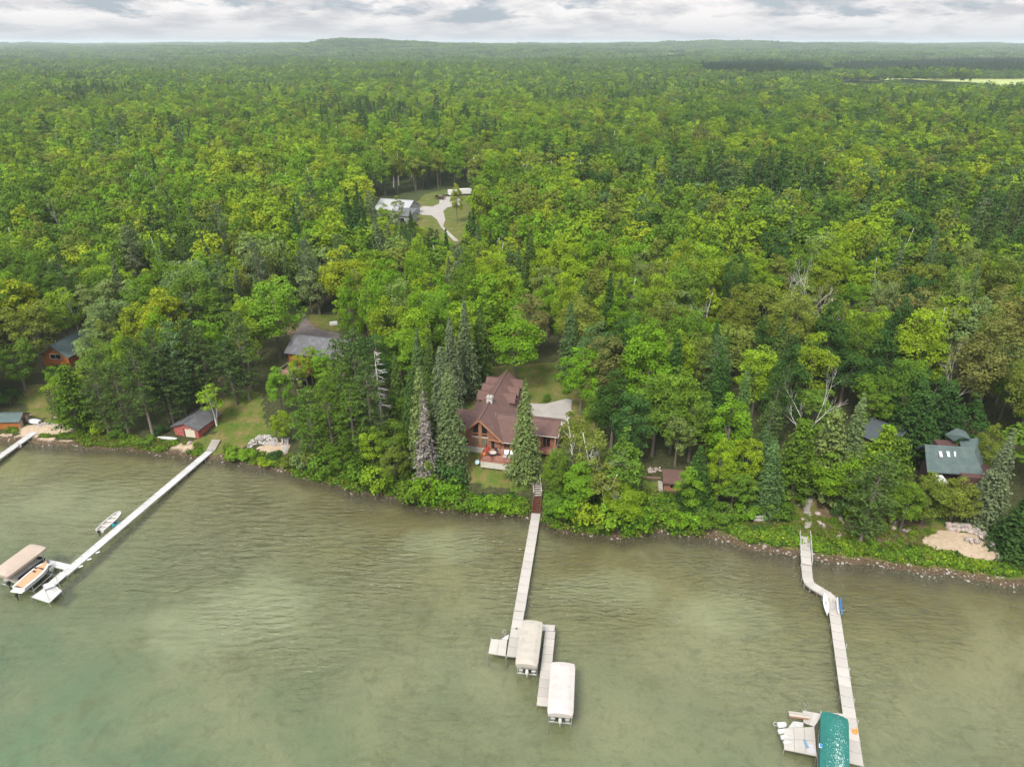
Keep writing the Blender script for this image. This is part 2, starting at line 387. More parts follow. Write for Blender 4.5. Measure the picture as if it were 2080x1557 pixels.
def build_water():
    mb = MB(); mb.quad((-1500, -400, 0), (1500, -400, 0), (1500, 160, 0), (-1500, 160, 0))
    m, t, b = new_mat('lake_water'); t.n.remove(b)
    out = [n for n in t.n if n.type == 'OUTPUT_MATERIAL'][0]
    pos = t.add('ShaderNodeNewGeometry').outputs['Position']
    def rot(a, sx, sy):
        mp = t.add('ShaderNodeMapping'); t.link(pos, mp.inputs[0]); mp.inputs['Rotation'].default_value = (0, 0, a); mp.inputs['Scale'].default_value = (sx, sy, 1); return mp.outputs[0]
    r1 = t.noise(rot(.22, .42, 1.05), 1.0, 3, .55, .5)
    r2 = t.noise(rot(-.1, .7, 1.7), 1.5, 3, .6, .3)
    r3 = t.noise(rot(.35, .1, .22), 1.0, 3, .5, .4)
    h = t.math('ADD', t.math('MULTIPLY', r1, 1.0), t.math('ADD', t.math('MULTIPLY', r2, .4), t.math('MULTIPLY', r3, .8)))
    amp = t.ramp(t.noise(pos, .035, 3, .5, .5), [(.35, .12), (.62, 1)])
    yy = t.add('ShaderNodeSeparateXYZ', i_0=pos).outputs[1]
    ampy = t.ramp(t.math('DIVIDE', yy, 150.0), [(.3, .35), (.6, 1)])
    bp = t.add('ShaderNodeBump', i_Distance=.95, i_Height=h); t.link(t.math('MULTIPLY', amp, ampy), bp.inputs['Strength'])
    fr = t.add('ShaderNodeFresnel', i_0=1.33, i_1=bp.outputs[0])
    gl = t.add('ShaderNodeBsdfGlossy', i_0=(.95, .95, .95, 1), i_1=.09); t.link(bp.outputs[0], gl.inputs['Normal'])
    tr = t.add('ShaderNodeBsdfTransparent', i_0=(.86, .89, .8, 1))
    df = t.add('ShaderNodeBsdfDiffuse', i_0=(.15, .155, .09, 1)); t.link(bp.outputs[0], df.inputs['Normal'])
    body = t.add('ShaderNodeMixShader', i_0=.2, i_1=tr.outputs[0], i_2=df.outputs[0])
    mx = t.add('ShaderNodeMixShader', i_1=body.outputs[0], i_2=gl.outputs[0]); t.link(fr.outputs[0], mx.inputs[0])
    t.link(mx.outputs[0], out.inputs[0])
    o = mb.build('lake', m); tag(o, kind='structure')
build_water()

# ------------------------------------------------------------------ vegetation prototypes
def rnd_dirs(rs, n):
    v = rs.normal(size=(n, 3)); return v/np.linalg.norm(v, axis=1, keepdims=True)

def cards(rs, P, N, size, jitter=.6, aspect=1.0):
    """quads at P facing about N"""
    n = len(P); N = N+jitter*rs.normal(size=(n, 3)); N /= np.linalg.norm(N, axis=1, keepdims=True)
    T = np.cross(N, rnd_dirs(rs, n)); T /= np.linalg.norm(T, axis=1, keepdims=True); B = np.cross(N, T)
    s = (np.asarray(size)*np.ones(n)*rs.uniform(.6, 1.35, n))[:, None]/2
    k = [rs.uniform(.7, 1.2, (n, 1)) for _ in range(4)]
    return np.stack([P-T*s*k[0]*aspect, P-B*s*k[1], P+T*s*k[2]*aspect, P+B*s*k[3]], 1)

def crown_lobes(rs, n, R, z0, z1, shape, lob):
    """lobe centres and radii filling the outer part of a crown"""
    C = []; zc = (z0+z1)/2; hh = (z1-z0)/2; ph = rs.uniform(0, 6.28, 4)
    while len(C) < n:
        d = rnd_dirs(rs, 1)[0]
        if d[2] < -.75: continue
        a = math.atan2(d[1], d[0])
        irr = 1+.16*math.sin(2*a+ph[0])+.12*math.sin(3*a+ph[1]+d[2]*3)+.1*math.sin(5*a+ph[2])
        f = rs.uniform(.42, 1)**.6*irr
        u = d[2]*f; t = (u+1)/2
        if shape == 'round': rr = R*f
        elif shape == 'oval': rr = R*f*(.92 if t < .5 else 1-.28*(t-.5)*2)
        elif shape == 'cone': rr = R*f*min(1, (1.12-t)*1.35)
        elif shape == 'vase': rr = R*f*(.55+.6*min(1, t*1.3))
        r = lob*rs.uniform(.65, 1.25)
        h = math.hypot(d[0], d[1])+1e-6
        hor = math.sqrt(max(0.02, 1-min(1, abs(u))**2))
        C.append((d[0]/h*rr*hor, d[1]/h*rr*hor, zc+hh*.92*u, r))
    return np.array(C)

def broadleaf(seed, h=20., R=5., z0=.22, shape='round', n=52, lob=1.35, per=100, size=.42, open_=0.0, flat=.95, tv=.13, jt=.6):
    rs = np.random.RandomState(seed)
    C = crown_lobes(rs, n, R*.8, h*z0+lob*.5, h-lob*.55, shape, lob)
    Qs, Ts = [], []
    cc = np.array([0, 0, h*(z0+1)/2])
    for cx, cy_, cz, r in C:
        if rs.rand() < open_: continue
        m = int(per*(r/lob)**2); d = rnd_dirs(rs, m); d[:, 2] = np.where(d[:, 2] < -.35, -d[:, 2], d[:, 2])
        out = np.array([cx, cy_, cz])-cc; out = out/(np.linalg.norm(out)+1e-6)
        d = d+out*.35; d /= np.linalg.norm(d, axis=1, keepdims=True)
        rad = r*rs.uniform(.78, 1.1, m)*(1+.18*np.sin(d[:, 0]*6+cx)*np.cos(d[:, 1]*6+cy_))
        P = np.array([cx, cy_, cz])+d*rad[:, None]*np.array([1, 1, flat])
        Qs.append(cards(rs, P, d+np.array([0, 0, .35]), size, jt)); Ts.append(np.clip(rs.normal(.55, .1)+rs.normal(0, tv, m), .1, 1.1))
    return np.concatenate(Qs), np.concatenate(Ts), C

def trunk_limbs(seed, h, C, r0=.28, lean=0.0, top=.62, n=7):
    rs = random.Random(seed); mb = MB()
    p = [(lean*t*t*h*.15+rs.uniform(-.08, .08)*(t > 0), rs.uniform(-.1, .1)*(t > 0), t*h*top-(.4 if t == 0 else 0)) for t in (0, .3, .6, 1)]
    mb.tube(p, [r0*1.25, r0, r0*.8, r0*.45], 6)
    idx = rs.sample(range(len(C)), min(n, len(C)))
    for i in idx:
        e = C[i]; k = rs.uniform(.45, .95); s0 = Vector((p[2][0]*k, p[2][1], min(h*top*k, e[2]-.3)))
        e3 = Vector(e[:3]); mid = s0.lerp(e3, .5)+Vector((0, 0, .4))
        mb.tube([s0, mid, e3], [r0*.42, r0*.26, r0*.1], 4)
    return mb

def spruce(seed, h=24., R=3.6, base=.06, tiers=36, dens=1.0, size=.5, droop=.35, power=.85, bare=0.0):
    rs = np.random.RandomState(seed); P, N, T, tone = [], [], [], []
    ph = rs.uniform(0, 6.28)
    for i in range(tiers):
        t = (i+rs.uniform(-.3, .3))/tiers; z = h*(base+(1-base)*t); t = min(max(t, 0), .99)
        rr = R*((1-t)**power)*(.82+.36*rs.rand())
        nb = max(4, int((10+4*(1-t))*dens))
        for k in range(nb):
            if rs.rand() < bare: continue
            a = 2*math.pi*(k+rs.rand()*.8)/nb+i*1.7
            L = rr*rs.uniform(.72, 1.12)*(1+.12*math.sin(a*2+ph)); tb = rs.normal(.5, .14)
            m = max(2, int(L/(size*.62)))
            s = (np.arange(m)+.7)/m*L
            zd = z+.25*s*.3-droop*s*(s/max(L, .1))**1.2
            for q, (ss, z_) in enumerate(zip(s, zd)):
                wd = .22*L*(1-.6*ss/L)+.12
                for _ in range(2 if ss > .3*L else 1):
                    aa = a+rs.normal(0, wd/max(ss, .4))*.6
                    P.append((math.cos(aa)*ss, math.sin(aa)*ss, z_+rs.normal(0, .1)-.12*_))
                    N.append((math.cos(aa)*.55, math.sin(aa)*.55, .8)); tone.append(tb+rs.normal(0, .1))
    P, N = np.array(P), np.array(N)
    return cards(rs, P, N, size, .42, 1.25), np.clip(tone, .05, 1.1)

def pine(seed, h=24., R=4., base=.32, whorls=15, size=.42, tuft=9, top='round', gap=0.0, dens=6.5):
    """open pine: branches in whorls carrying needle tufts; returns foliage and the branch wood"""
    rs = np.random.RandomState(seed); P, N, tone = [], [], []; mb = MB()
    ln = rs.uniform(-.6, .6, 2)
    pt = lambda t: (ln[0]*t*t, ln[1]*t*t, h*t)
    mb.tube([(0, 0, -.4), pt(.3), pt(.6), pt(.95)], [.32, .26, .18, .05], 7)
    for i in range(whorls):
        t = i/(whorls-1); z = h*(base+(.985-base)*t)
        if top == 'round': rr = R*(math.sin(math.pi*(.16+.72*t))**.7)*(1 if t < .8 else .75)
        else: rr = R*(1-t*.82)
        nb = int(dens)
        for k in range(nb):
            if rs.rand() < gap: continue
            a = 2*math.pi*(k+rs.rand()*.9)/nb+i*.9; L = rr*rs.uniform(.65, 1.15)
            x0, y0, _ = pt(z/h); up = rs.uniform(-.05, .28)
            e = Vector((x0+math.cos(a)*L, y0+math.sin(a)*L, z+up*L))
            mb.tube([(x0, y0, z-.2), e], [.06, .02], 3, cap=False); tb = rs.normal(.52, .13)
            m = max(2, int(L/.75))
            for q in range(m):
                s = .32+.72*(q+.6)/m
                c = np.array([x0+(e.x-x0)*s, y0+(e.y-y0)*s, z+up*L*s+.12])
                k2 = tuft; dd = rs.normal(size=(k2, 3))*np.array([.42, .42, .2])
                P.append(c+dd); N.append(dd*1.2+np.array([0, 0, .75])); tone += list(tb+rs.normal(0, .12, k2))
    P, N = np.concatenate(P), np.concatenate(N)
    return cards(rs, P, N, size, .5, 1.3), np.clip(tone, .05, 1.1), mb

def dead_branching(seed, h, spread=.5, r0=.2, depth=5, first=.35):
    rs = random.Random(seed); mb = MB()
    def grow(p, d, L, r, k):
        e = p+d*L; m = p+d*L*.5+Vector((rs.uniform(-.1, .1), rs.uniform(-.1, .1), 0))*L*.5
        mb.tube([p, m, e], [r, r*.82, r*.62], 5 if k > 2 else 3, cap=False)
        if k == 0: return
        for _ in range(rs.choice((2, 3)) if k > 1 else 3):
            nd = (d+Vector((rs.gauss(0, spread), rs.gauss(0, spread), rs.uniform(0, .35)))).normalized()
            grow(e.lerp(m, rs.uniform(0, .6)), nd, L*rs.uniform(.55, .85), r*.55, k-1)
    grow(Vector((0, 0, -.3)), Vector((rs.uniform(-.05, .05), 0, 1)), h*first, r0, depth)
    return mb

PROTO = {}
def proto(kind, q, tone, wood, wmat, hh, ww, mat_=None):
    c = quads_mesh(kind+'_crown', q, mat_ or LEAF, tone) if q is not None else None
    t = wood.mesh(kind+'_trunk', wmat) if wood else None
    PROTO.setdefault(kind, []).append((c, t, hh, ww))

for i, (sh_, z0, n, lob, per, op) in enumerate([('round', .2, 54, 1.4, 95, 0), ('oval', .15, 56, 1.3, 95, 0), ('round', .28, 46, 1.5, 90, .05), ('oval', .12, 60, 1.25, 90, 0),
                                          ('vase', .3, 48, 1.35, 90, .05), ('round', .15, 64, 1.15, 90, .08), ('oval', .22, 50, 1.45, 95, 0), ('cone', .1, 54, 1.3, 95, .03)]):
    q, tn, C = broadleaf(11+i, 20, 5.0, z0, sh_, n, lob, int(per*1.55), .325, op)
    proto('broadleaf_tree', q, tn, trunk_limbs(i, 20, C), BARK, 20, 10)
for i in range(3):
    q, tn, C = broadleaf(51+i, 16, 3.2, .3, 'oval', 34, .95, 60, .33, .12, .8)
    mb = trunk_limbs(60+i, 16, C, .15, .8, .9, 8); mb.tube([(.2, .1, -.3), (-.9, .4, 6), (-1.4, .5, 10.5)], [.12, .1, .04], 5)
    proto('birch_tree', q, tn, mb, BARK_W, 16, 6.4)
for i in range(4):
    q, tn = spruce(71+i, 24, 3.5, .06, 46, 1.2, .38, .38, (.62, .72, .85, .68)[i])
    mb = MB(); mb.tube([(0, 0, -.4), (0, 0, 12), (0, 0, 23)], [.34, .22, .05], 6)
    proto('spruce_tree', q, tn, mb, BARK, 24, 7)
for i in range(4):
    q, tn, mb = pine(81+i, 24, 3.9, (.2, .3, .12, .16)[i], 21, .34, 13, 'round', .2)
    proto('pine_tree', q, tn, mb, BARK_P, 24, 7.8)
for i in range(2):     # soft, layered young white pine
    q, tn, mb = pine(91+i, 16, 5.2, .08, 15, .4, 15, 'cone', 0, 9)
    proto('white_pine', q, tn, mb, BARK_P, 16, 10)
for i in range(2):
    q, tn, C = broadleaf(101+i, 14, 3.2, .03, 'cone', 60, .85, 70, .3, 0, 1.2)
    proto('cedar_tree', q, tn, trunk_limbs(102+i, 14, C, .2, 0, .6, 4), BARK, 14, 6.4)
for i in range(4):
    q, tn, C = broadleaf(111+i, 4, 2.2, .0, 'round', 26, .75, 62, .3, .05, .85)
    proto('shrub', q, tn, trunk_limbs(112+i, 4, C, .07, 0, .6, 6), BARK, 4, 4.4)
for i in range(2):
    q, tn = spruce(131+i, 22, 3.0, .1, 34, .9, .42, .45, .9, .18)
    mb = MB(); mb.tube([(0, 0, -.4), (0, 0, 12), (0, 0, 21.6)], [.3, .2, .04], 6)
    rs = random.Random(i)
    for k in range(110):
        t = rs.uniform(.1, .97); a = rs.uniform(0, 6.3); L = 3.0*(1-t)**.9*rs.uniform(.6, 1.1); z = 22*t
        mb.tube([(0, 0, z), (math.cos(a)*L, math.sin(a)*L, z-.35*L)], [.045, .012], 3, cap=False)
    proto('dead_spruce', q, tn, mb, DEADW, 22, 6)
for i in range(4):
    proto('dead_tree', None, None, dead_branching(141+i, 14, (.42 if i else .6), .13, 5, .34), DEADW, 14, 7)
proto('dead_pine', None, None, None, DEADW, 20, 6); PROTO['dead_pine'] = []
mb = MB(); rs_ = random.Random(5); mb.tube([(0, 0, -.4), (.1, 0, 10), (.3, 0, 19.6)], [.26, .18, .03], 6)
for k in range(60):
    t = rs_.uniform(.3, .97); a = rs_.uniform(0, 6.3); L = 3.4*(1.05-t)**.6*rs_.uniform(.5, 1.1); z = 20*t
    e = Vector((math.cos(a)*L, math.sin(a)*L, z-.1*L)); mb.tube([(0, 0, z), e], [.05, .015], 3, cap=False)
    for q in range(3):
        s = rs_.uniform(.4, .95); b_ = a+rs_.choice((-.7, .7)); st = Vector((0, 0, z)).lerp(e, s)
        mb.tube([st, st+Vector((math.cos(b_), math.sin(b_), rs_.uniform(-.2, .3)))*L*.3], [.025, .008], 3, cap=False)
proto('dead_pine', None, None, mb, DEADW, 20, 6)

TONES = {'yellow': (.225, .285, .018), 'lime': (.172, .26, .017), 'bright': (.12, .228, .016), 'mid': (.094, .168, .019), 'dark': (.042, .092, .02),
         'olive': (.13, .165, .026), 'brown': (.13, .142, .036), 'blue': (.085, .145, .045), 'grey': (.115, .158, .07), 'pale': (.15, .21, .06), 'needle': (.07, .118, .027), 'dead': (.2, .19, .155)}
WORDS = {'yellow': 'yellow green', 'lime': 'lime green', 'bright': 'bright green', 'mid': 'mid green', 'dark': 'dark green', 'olive': 'olive green',
         'brown': 'brownish green', 'blue': 'blue green', 'grey': 'silvery grey green', 'pale': 'pale green', 'needle': 'deep green', 'dead': 'bare grey'}
KINDWORD = {'broadleaf_tree': 'leafy tree', 'birch_tree': 'birch with white stems', 'spruce_tree': 'spruce', 'pine_tree': 'open crowned pine', 'white_pine': 'soft layered pine',
            'cedar_tree': 'dense cedar', 'shrub': 'shrub', 'dead_spruce': 'dead grey spruce', 'dead_tree': 'dead tree', 'dead_pine': 'dead pine with bare branches'}
CAT = {'shrub': 'shrub'}
RG = random.Random(4)
ALL_TREES = []

def add_tree(kind, x, y, h, wd, tone, label, rz=None, lean=(0, 0), sink=.1):
    ps = PROTO[kind]; c, t, hh, ww = ps[RG.randrange(len(ps))] if label is None or kind != 'broadleaf_tree' else ps[RG.choice((0, 1, 3, 5, 6))]
    z = Hs(x, y)-sink
    r = empty(kind, (x, y, z), RG.uniform(0, 6.28) if rz is None else rz, label, CAT.get(kind, 'tree'), None)
    r.rotation_euler[0], r.rotation_euler[1] = lean
    s = (wd/ww, wd/ww, h/hh); r.scale = s
    tc = TONES[tone]; k = RG.uniform(.88, 1.14)
    colr = (tc[0]*k*RG.uniform(.93, 1.08), tc[1]*k, tc[2]*k*RG.uniform(.85, 1.2), 1)
    for nm, me in (('crown', c), ('trunk', t)):
        if me is None: continue
        o = bpy.data.objects.new(nm, me); COL.objects.link(o); o.parent = r; o.color = colr
    ALL_TREES.append((r, kind, tone, h, x, y, label))
    return r

# ------------------------------------------------------------------ trees the photo singles out: kind, top pixel x, y, height, width, tone, label
HERO = [
 ('spruce_tree', 908, 733, 23, 7, 'grey', 'tall silvery spruce right against the left corner of the brown log house'),
 ('spruce_tree', 893, 700, 23, 6.5, 'grey', 'slender silvery spruce standing just behind the tallest spruce beside the brown log house'),
 ('spruce_tree', 850, 733, 21, 6, 'pale', 'yellowish grey spruce left of the spruces by the brown log house'),
 ('dead_spruce', 858, 790, 19, 5, 'dead', 'dying ash grey spruce with thin bare needles on the bank left of the log house'),
 ('spruce_tree', 1067, 766, 20.5, 6.3, 'pale', 'tall pale spruce standing in front of the brown log house beside the stairs'),
 ('spruce_tree', 942, 598, 23, 7, 'grey', 'grey green spruce behind the left side of the brown log house roof'),
 ('spruce_tree', 912, 640, 21, 6.5, 'grey', 'grey green spruce left of the rear spruces behind the log house'),
 ('spruce_tree', 868, 672, 20, 6, 'needle', 'dark narrow spruce in the row rising left of the log house'),
 ('spruce_tree', 975, 618, 19, 6, 'needle', 'dark spruce at the edge of the rear lawn left of the round maple'),
 ('spruce_tree', 830, 745, 16, 5, 'needle', 'short dark spruce left of the yellowish grey spruce'),
 ('spruce_tree', 800, 712, 18, 5.5, 'needle', 'green spruce between the bare dead pine and the log house spruces'),
 ('spruce_tree', 845, 665, 19, 5.5, 'blue', 'blue green spruce at the back of the row left of the log house'),
 ('spruce_tree', 1577, 885, 15.5, 6, 'blue', 'blue green spruce left of the soft pines above the right shore'),
 ('spruce_tree', 1562, 850, 16, 6, 'blue', 'smaller blue green spruce tucked behind the lime tree on the right bank'),
 ('spruce_tree', 1757, 797, 21, 7, 'grey', 'grey spruce left of the dark slate roof on the right'),
 ('spruce_tree', 2062, 868, 18.5, 6.4, 'grey', 'silvery spruce at the right edge beside the green roofed house'),
 ('spruce_tree', 2112, 985, 13, 8.5, 'dark', 'dark spreading spruce right of the sandy fire pit terrace'),
 ('spruce_tree', 1425, 900, 16, 6, 'dark', 'dark layered spruce behind the small brown roofed shed'),
 ('spruce_tree', 833, 425, 16, 5, 'dark', 'dark pointed spruce standing before the pale roofed house in the clearing'),
 ('spruce_tree', 970, 450, 20, 6, 'blue', 'blue spruce right of the gravel drive below the clearing'),
 ('spruce_tree', 1028, 455, 19, 6, 'dark', 'dark spruce in the woods right of the gravel drive'),
 ('spruce_tree', 1217, 470, 18, 6, 'dark', 'dark pointed spruce in the woods well behind the log house'),
 ('white_pine', 1637, 858, 15.5, 9, 'mid', 'bright soft pine above the stone steps on the right bank'),
 ('white_pine', 1702, 838, 17, 9, 'pale', 'pale soft pine right of the bright soft pine above the stone steps'),
 ('white_pine', 125, 745, 14.5, 9.5, 'mid', 'soft layered pine below the small orange log cabin on the left'),
 ('pine_tree', 222, 735, 20, 6.5, 'needle', 'tall open pine with bare trunk on the left bank'),
 ('pine_tree', 262, 690, 22.5, 7, 'needle', 'tall open pine whose bare trunk leans out over the left shore'),
 ('pine_tree', 300, 668, 21.5, 7, 'needle', 'tall pine at the crown of the left pine clump'),
 ('pine_tree', 335, 655, 21.5, 7, 'blue', 'greyish pine in the middle of the clump behind the red boathouse'),
 ('pine_tree', 372, 650, 20.5, 7, 'needle', 'large pine right behind the red boathouse'),
 ('pine_tree', 400, 668, 18.5, 6.5, 'needle', 'rightmost pine of the clump behind the red boathouse'),
 ('pine_tree', 182, 742, 17, 6, 'needle', 'leftmost open pine above the left shore'),
 ('pine_tree', 320, 720, 17, 6, 'needle', 'lower pine with many bare stems showing left of the red boathouse'),
 ('pine_tree', 342, 738, 14, 5.5, 'needle', 'lower pine between the white canoe and the red boathouse roof'),
 ('pine_tree', 475, 635, 20.5, 7.5, 'needle', 'dark pine standing on the slope left of the grey roofed house'),
 ('pine_tree', 455, 690, 15.5, 6.5, 'needle', 'dark pine at the top of the left lawn'),
 ('pine_tree', 712, 672, 24, 7.5, 'needle', 'dark pine right of the grey roofed house'),
 ('pine_tree', 690, 690, 23, 7, 'needle', 'pine close to the right end of the grey roof'),
 ('pine_tree', 740, 735, 20, 6.5, 'needle', 'pine left of the bare dead pine'),
 ('pine_tree', 660, 770, 19, 7, 'mid', 'green pine below the timber deck of the grey roofed house'),
 ('pine_tree', 705, 780, 18, 6.5, 'mid', 'green pine near the shore right of the riprap patio'),
 ('pine_tree', 620, 790, 17, 7, 'mid', 'green pine on the bank above the riprap patio'),
 ('pine_tree', 1795, 918, 18.5, 7.5, 'needle', 'tall pine with leaning bare trunk above the right bank'),
 ('white_pine', 1800, 868, 17, 8.5, 'lime', 'yellowish soft pine in front of the dark slate roof'),
 ('white_pine', 1835, 890, 15, 8.5, 'mid', 'soft green pine left of the green roofed house'),
 ('broadleaf_tree', 545, 563, 20.5, 14.5, 'bright', 'huge round bright green maple left of the grey roofed house'),
 ('broadleaf_tree', 505, 590, 17, 10, 'lime', 'lime green crown joined to the left of the huge round maple'),
 ('broadleaf_tree', 322, 592, 19, 13, 'yellow', 'yellow crowned maple above the left pine clump'),
 ('broadleaf_tree', 265, 615, 16, 9, 'yellow', 'smaller golden green tree beside the yellow crowned maple'),
 ('broadleaf_tree', 40, 598, 19, 13, 'olive', 'large olive green tree at the left edge'),
 ('broadleaf_tree', 15, 680, 14, 10, 'mid', 'mid green tree at the left edge above the small boathouse'),
 ('broadleaf_tree', 108, 585, 15.5, 10, 'lime', 'lime green tree behind the small orange log cabin'),
 ('broadleaf_tree', 185, 555, 18, 11, 'pale', 'pale green tree behind the small orange log cabin'),
 ('broadleaf_tree', 205, 590, 18, 11, 'pale', 'broad pale green tree right of the small orange log cabin'),
 ('broadleaf_tree', 207, 645, 14, 9, 'olive', 'yellowish olive tree close beside the small orange log cabin'),
 ('broadleaf_tree', 176, 668, 13.5, 8.5, 'pale', 'pale green tree hiding the right half of the small orange log cabin'),
 ('broadleaf_tree', 652, 708, 9.5, 6, 'bright', 'bright green tree rising before the wall of the grey roofed house'),
 ('broadleaf_tree', 240, 683, 17, 7, 'lime', 'narrow lime green tree among the dark left pines'),
 ('broadleaf_tree', 198, 690, 14, 8, 'mid', 'mid green tree between the log cabin and the left pines'),
 ('broadleaf_tree', 412, 640, 17, 9, 'bright', 'bright green tree behind the right end of the left pines'),
 ('birch_tree', 423, 783, 9.5, 6, 'lime', 'small lime green birch with two white stems beside the red boathouse'),
 ('broadleaf_tree', 560, 750, 12, 7, 'bright', 'bright green tree at the right edge of the left lawn'),
 ('broadleaf_tree', 565, 830, 8, 5, 'lime', 'small lime green tree just above the riprap patio'),
 ('broadleaf_tree', 625, 700, 10, 5.2, 'lime', 'small yellow green tree growing in front of the grey roof'),
 ('broadleaf_tree', 595, 735, 8, 4, 'pale', 'small pale tree beside the timber steps of the grey roofed house'),
 ('broadleaf_tree', 680, 735, 15, 8, 'bright', 'bright green tree right of the timber deck'),
 ('broadleaf_tree', 1048, 632, 18, 12.5, 'bright', 'round rich green maple on the rear lawn behind the log house'),
 ('broadleaf_tree', 1075, 598, 17, 9, 'brown', 'brownish seed laden tree just behind the round maple'),
 ('broadleaf_tree', 1178, 600, 18, 11, 'olive', 'olive gold tree behind the rear lawn'),
 ('broadleaf_tree', 1185, 697, 16, 9.5, 'bright', 'lime tinted rounded tree right of the rear lawn'),
 ('broadleaf_tree', 1232, 672, 18, 11, 'brown', 'russet brown green tree right of the rear lawn'),
 ('broadleaf_tree', 1215, 655, 15, 8, 'blue', 'blue green crown above the russet tree'),
 ('broadleaf_tree', 1252, 758, 17, 9, 'dark', 'dark green tree right of the concrete driveway'),
 ('broadleaf_tree', 1285, 790, 16, 9, 'dark', 'dark rounded tree between the driveway and the brown shed'),
 ('broadleaf_tree', 1215, 790, 12, 6, 'mid', 'mid green tree at the right edge of the concrete driveway'),
 ('broadleaf_tree', 1275, 640, 19, 9, 'dark', 'tall dark green tree in the row behind the driveway'),
 ('broadleaf_tree', 1365, 588, 19, 11, 'olive', 'olive yellow tree at the back of the wood right of the log house'),
 ('broadleaf_tree', 1310, 620, 18, 9, 'mid', 'mid green tree left of the olive yellow tree'),
 ('broadleaf_tree', 1390, 665, 19, 8, 'lime', 'tall lime green tree in the wood above the brown shed'),
 ('broadleaf_tree', 1425, 672, 18, 8, 'olive', 'olive tree with pale stems in the wood above the brown shed'),
 ('broadleaf_tree', 1380, 745, 18, 11, 'mid', 'broad green tree above the brown shed'),
 ('broadleaf_tree', 1340, 770, 16, 10, 'mid', 'rounded green tree up the slope left of the brown shed'),
 ('broadleaf_tree', 1418, 780, 16, 9, 'mid', 'green tree up the slope right of the brown shed'),
 ('broadleaf_tree', 1385, 825, 12.5, 6.5, 'pale', 'silvery green tree right above the brown shed'),
 ('cedar_tree', 1275, 870, 15, 8, 'mid', 'dense conical tree on the lawn left of the brown shed'),
 ('birch_tree', 1170, 828, 15, 6, 'olive', 'white stemmed birch right of the log house deck'),
 ('birch_tree', 1205, 858, 15, 7, 'olive', 'birch with pale leaning stems right of the log house'),
 ('birch_tree', 1235, 945, 10, 6, 'olive', 'open birch with white branches on the centre bank'),
 ('broadleaf_tree', 1130, 915, 11, 5.5, 'mid', 'loose green tree right beside the lake stairs'),
 ('broadleaf_tree', 1140, 905, 9, 5, 'pale', 'pale leafy tree behind the tree beside the lake stairs'),
 ('broadleaf_tree', 1180, 945, 9, 8, 'bright', 'bright bank tree with a few golden twigs right of the stairs'),
 ('broadleaf_tree', 1178, 950, 4, 3, 'yellow', 'golden tuft of leaves in the bright bank tree'),
 ('broadleaf_tree', 1270, 985, 8.5, 7.5, 'lime', 'lime green bank tree leaning over the water'),
 ('broadleaf_tree', 1145, 1000, 7, 7, 'mid', 'mid green bank tree at the foot of the stairs'),
 ('broadleaf_tree', 1405, 955, 9, 6, 'bright', 'bright green tree partly hiding the brown shed'),
 ('broadleaf_tree', 1495, 795, 19, 9.5, 'bright', 'tall bright green tree above the right shore'),
 ('broadleaf_tree', 1528, 880, 15, 7, 'lime', 'lime green tree with pale twigs above the right shore'),
 ('broadleaf_tree', 1475, 890, 13, 6, 'lime', 'narrow lime green tree near the shore right of the brown shed'),
 ('broadleaf_tree', 1712, 912, 11.5, 9.5, 'bright', 'bright green maple above the boulder line'),
 ('broadleaf_tree', 1500, 935, 10, 8, 'mid', 'mid green tree near the shore left of the blue green spruce'),
 ('broadleaf_tree', 1900, 968, 9.5, 8, 'olive', 'olive gold tree in front of the green roofed house'),
 ('broadleaf_tree', 1958, 972, 9, 8, 'olive', 'golden olive tree right in front of the green roofed house'),
 ('broadleaf_tree', 1855, 985, 9.5, 7.5, 'mid', 'mid green tree left of the sandy terrace'),
 ('broadleaf_tree', 2022, 868, 12, 5.5, 'olive', 'olive tree covering the right end of the green roof'),
 ('broadleaf_tree', 1962, 905, 8, 3.2, 'olive', 'small olive tree rising through the green roofs'),
 ('broadleaf_tree', 1550, 700, 16, 10, 'lime', 'bright tree with a pointed lime crown in the right wood'),
 ('broadleaf_tree', 1500, 585, 19, 9, 'olive', 'olive tree just right of the centre wood'),
 ('broadleaf_tree', 1625, 590, 20, 11, 'olive', 'broad olive tree in the right wood below the bare trees'),
 ('broadleaf_tree', 1665, 675, 18, 9, 'lime', 'lime green tree above the bare tree on the right'),
 ('broadleaf_tree', 1740, 443, 18, 10, 'yellow', 'golden yellow tree in the right wood'),
 ('broadleaf_tree', 1715, 450, 18, 9, 'lime', 'lime green tree beside the golden yellow tree'),
 ('broadleaf_tree', 2055, 575, 21, 13, 'brown', 'brownish broad tree at the right edge'),
 ('broadleaf_tree', 2040, 660, 22, 14, 'brown', 'large russet olive tree at the right edge'),
 ('broadleaf_tree', 1875, 580, 19, 12, 'brown', 'domed brown green tree in the right wood'),
 ('broadleaf_tree', 1800, 620, 17, 10, 'lime', 'lime topped tree in the middle of the right wood'),
 ('white_pine', 1880, 800, 14, 10, 'dark', 'dark layered conifer behind and left of the green roofed house'),
 ('white_pine', 1938, 792, 13, 9, 'dark', 'dark layered conifer behind the tower of the green roofed house'),
 ('white_pine', 1822, 785, 11, 8, 'dark', 'dark layered conifer behind the dark slate roof'),
 ('cedar_tree', 1985, 800, 12, 8, 'dark', 'dark dense tree behind the right end of the green roofs'),
 ('broadleaf_tree', 1908, 740, 16, 10, 'dark', 'dark tree in the gap of the right wood above the green roofs'),
 ('broadleaf_tree', 1850, 725, 16, 10, 'mid', 'mid green tree in the right wood above the dark slate roof'),
 ('broadleaf_tree', 1790, 750, 15, 9, 'mid', 'mid green tree behind the grey spruce near the slate roof'),
 ('birch_tree', 806, 398, 13, 6, 'olive', 'thin tree standing before the middle of the pale house roof'),
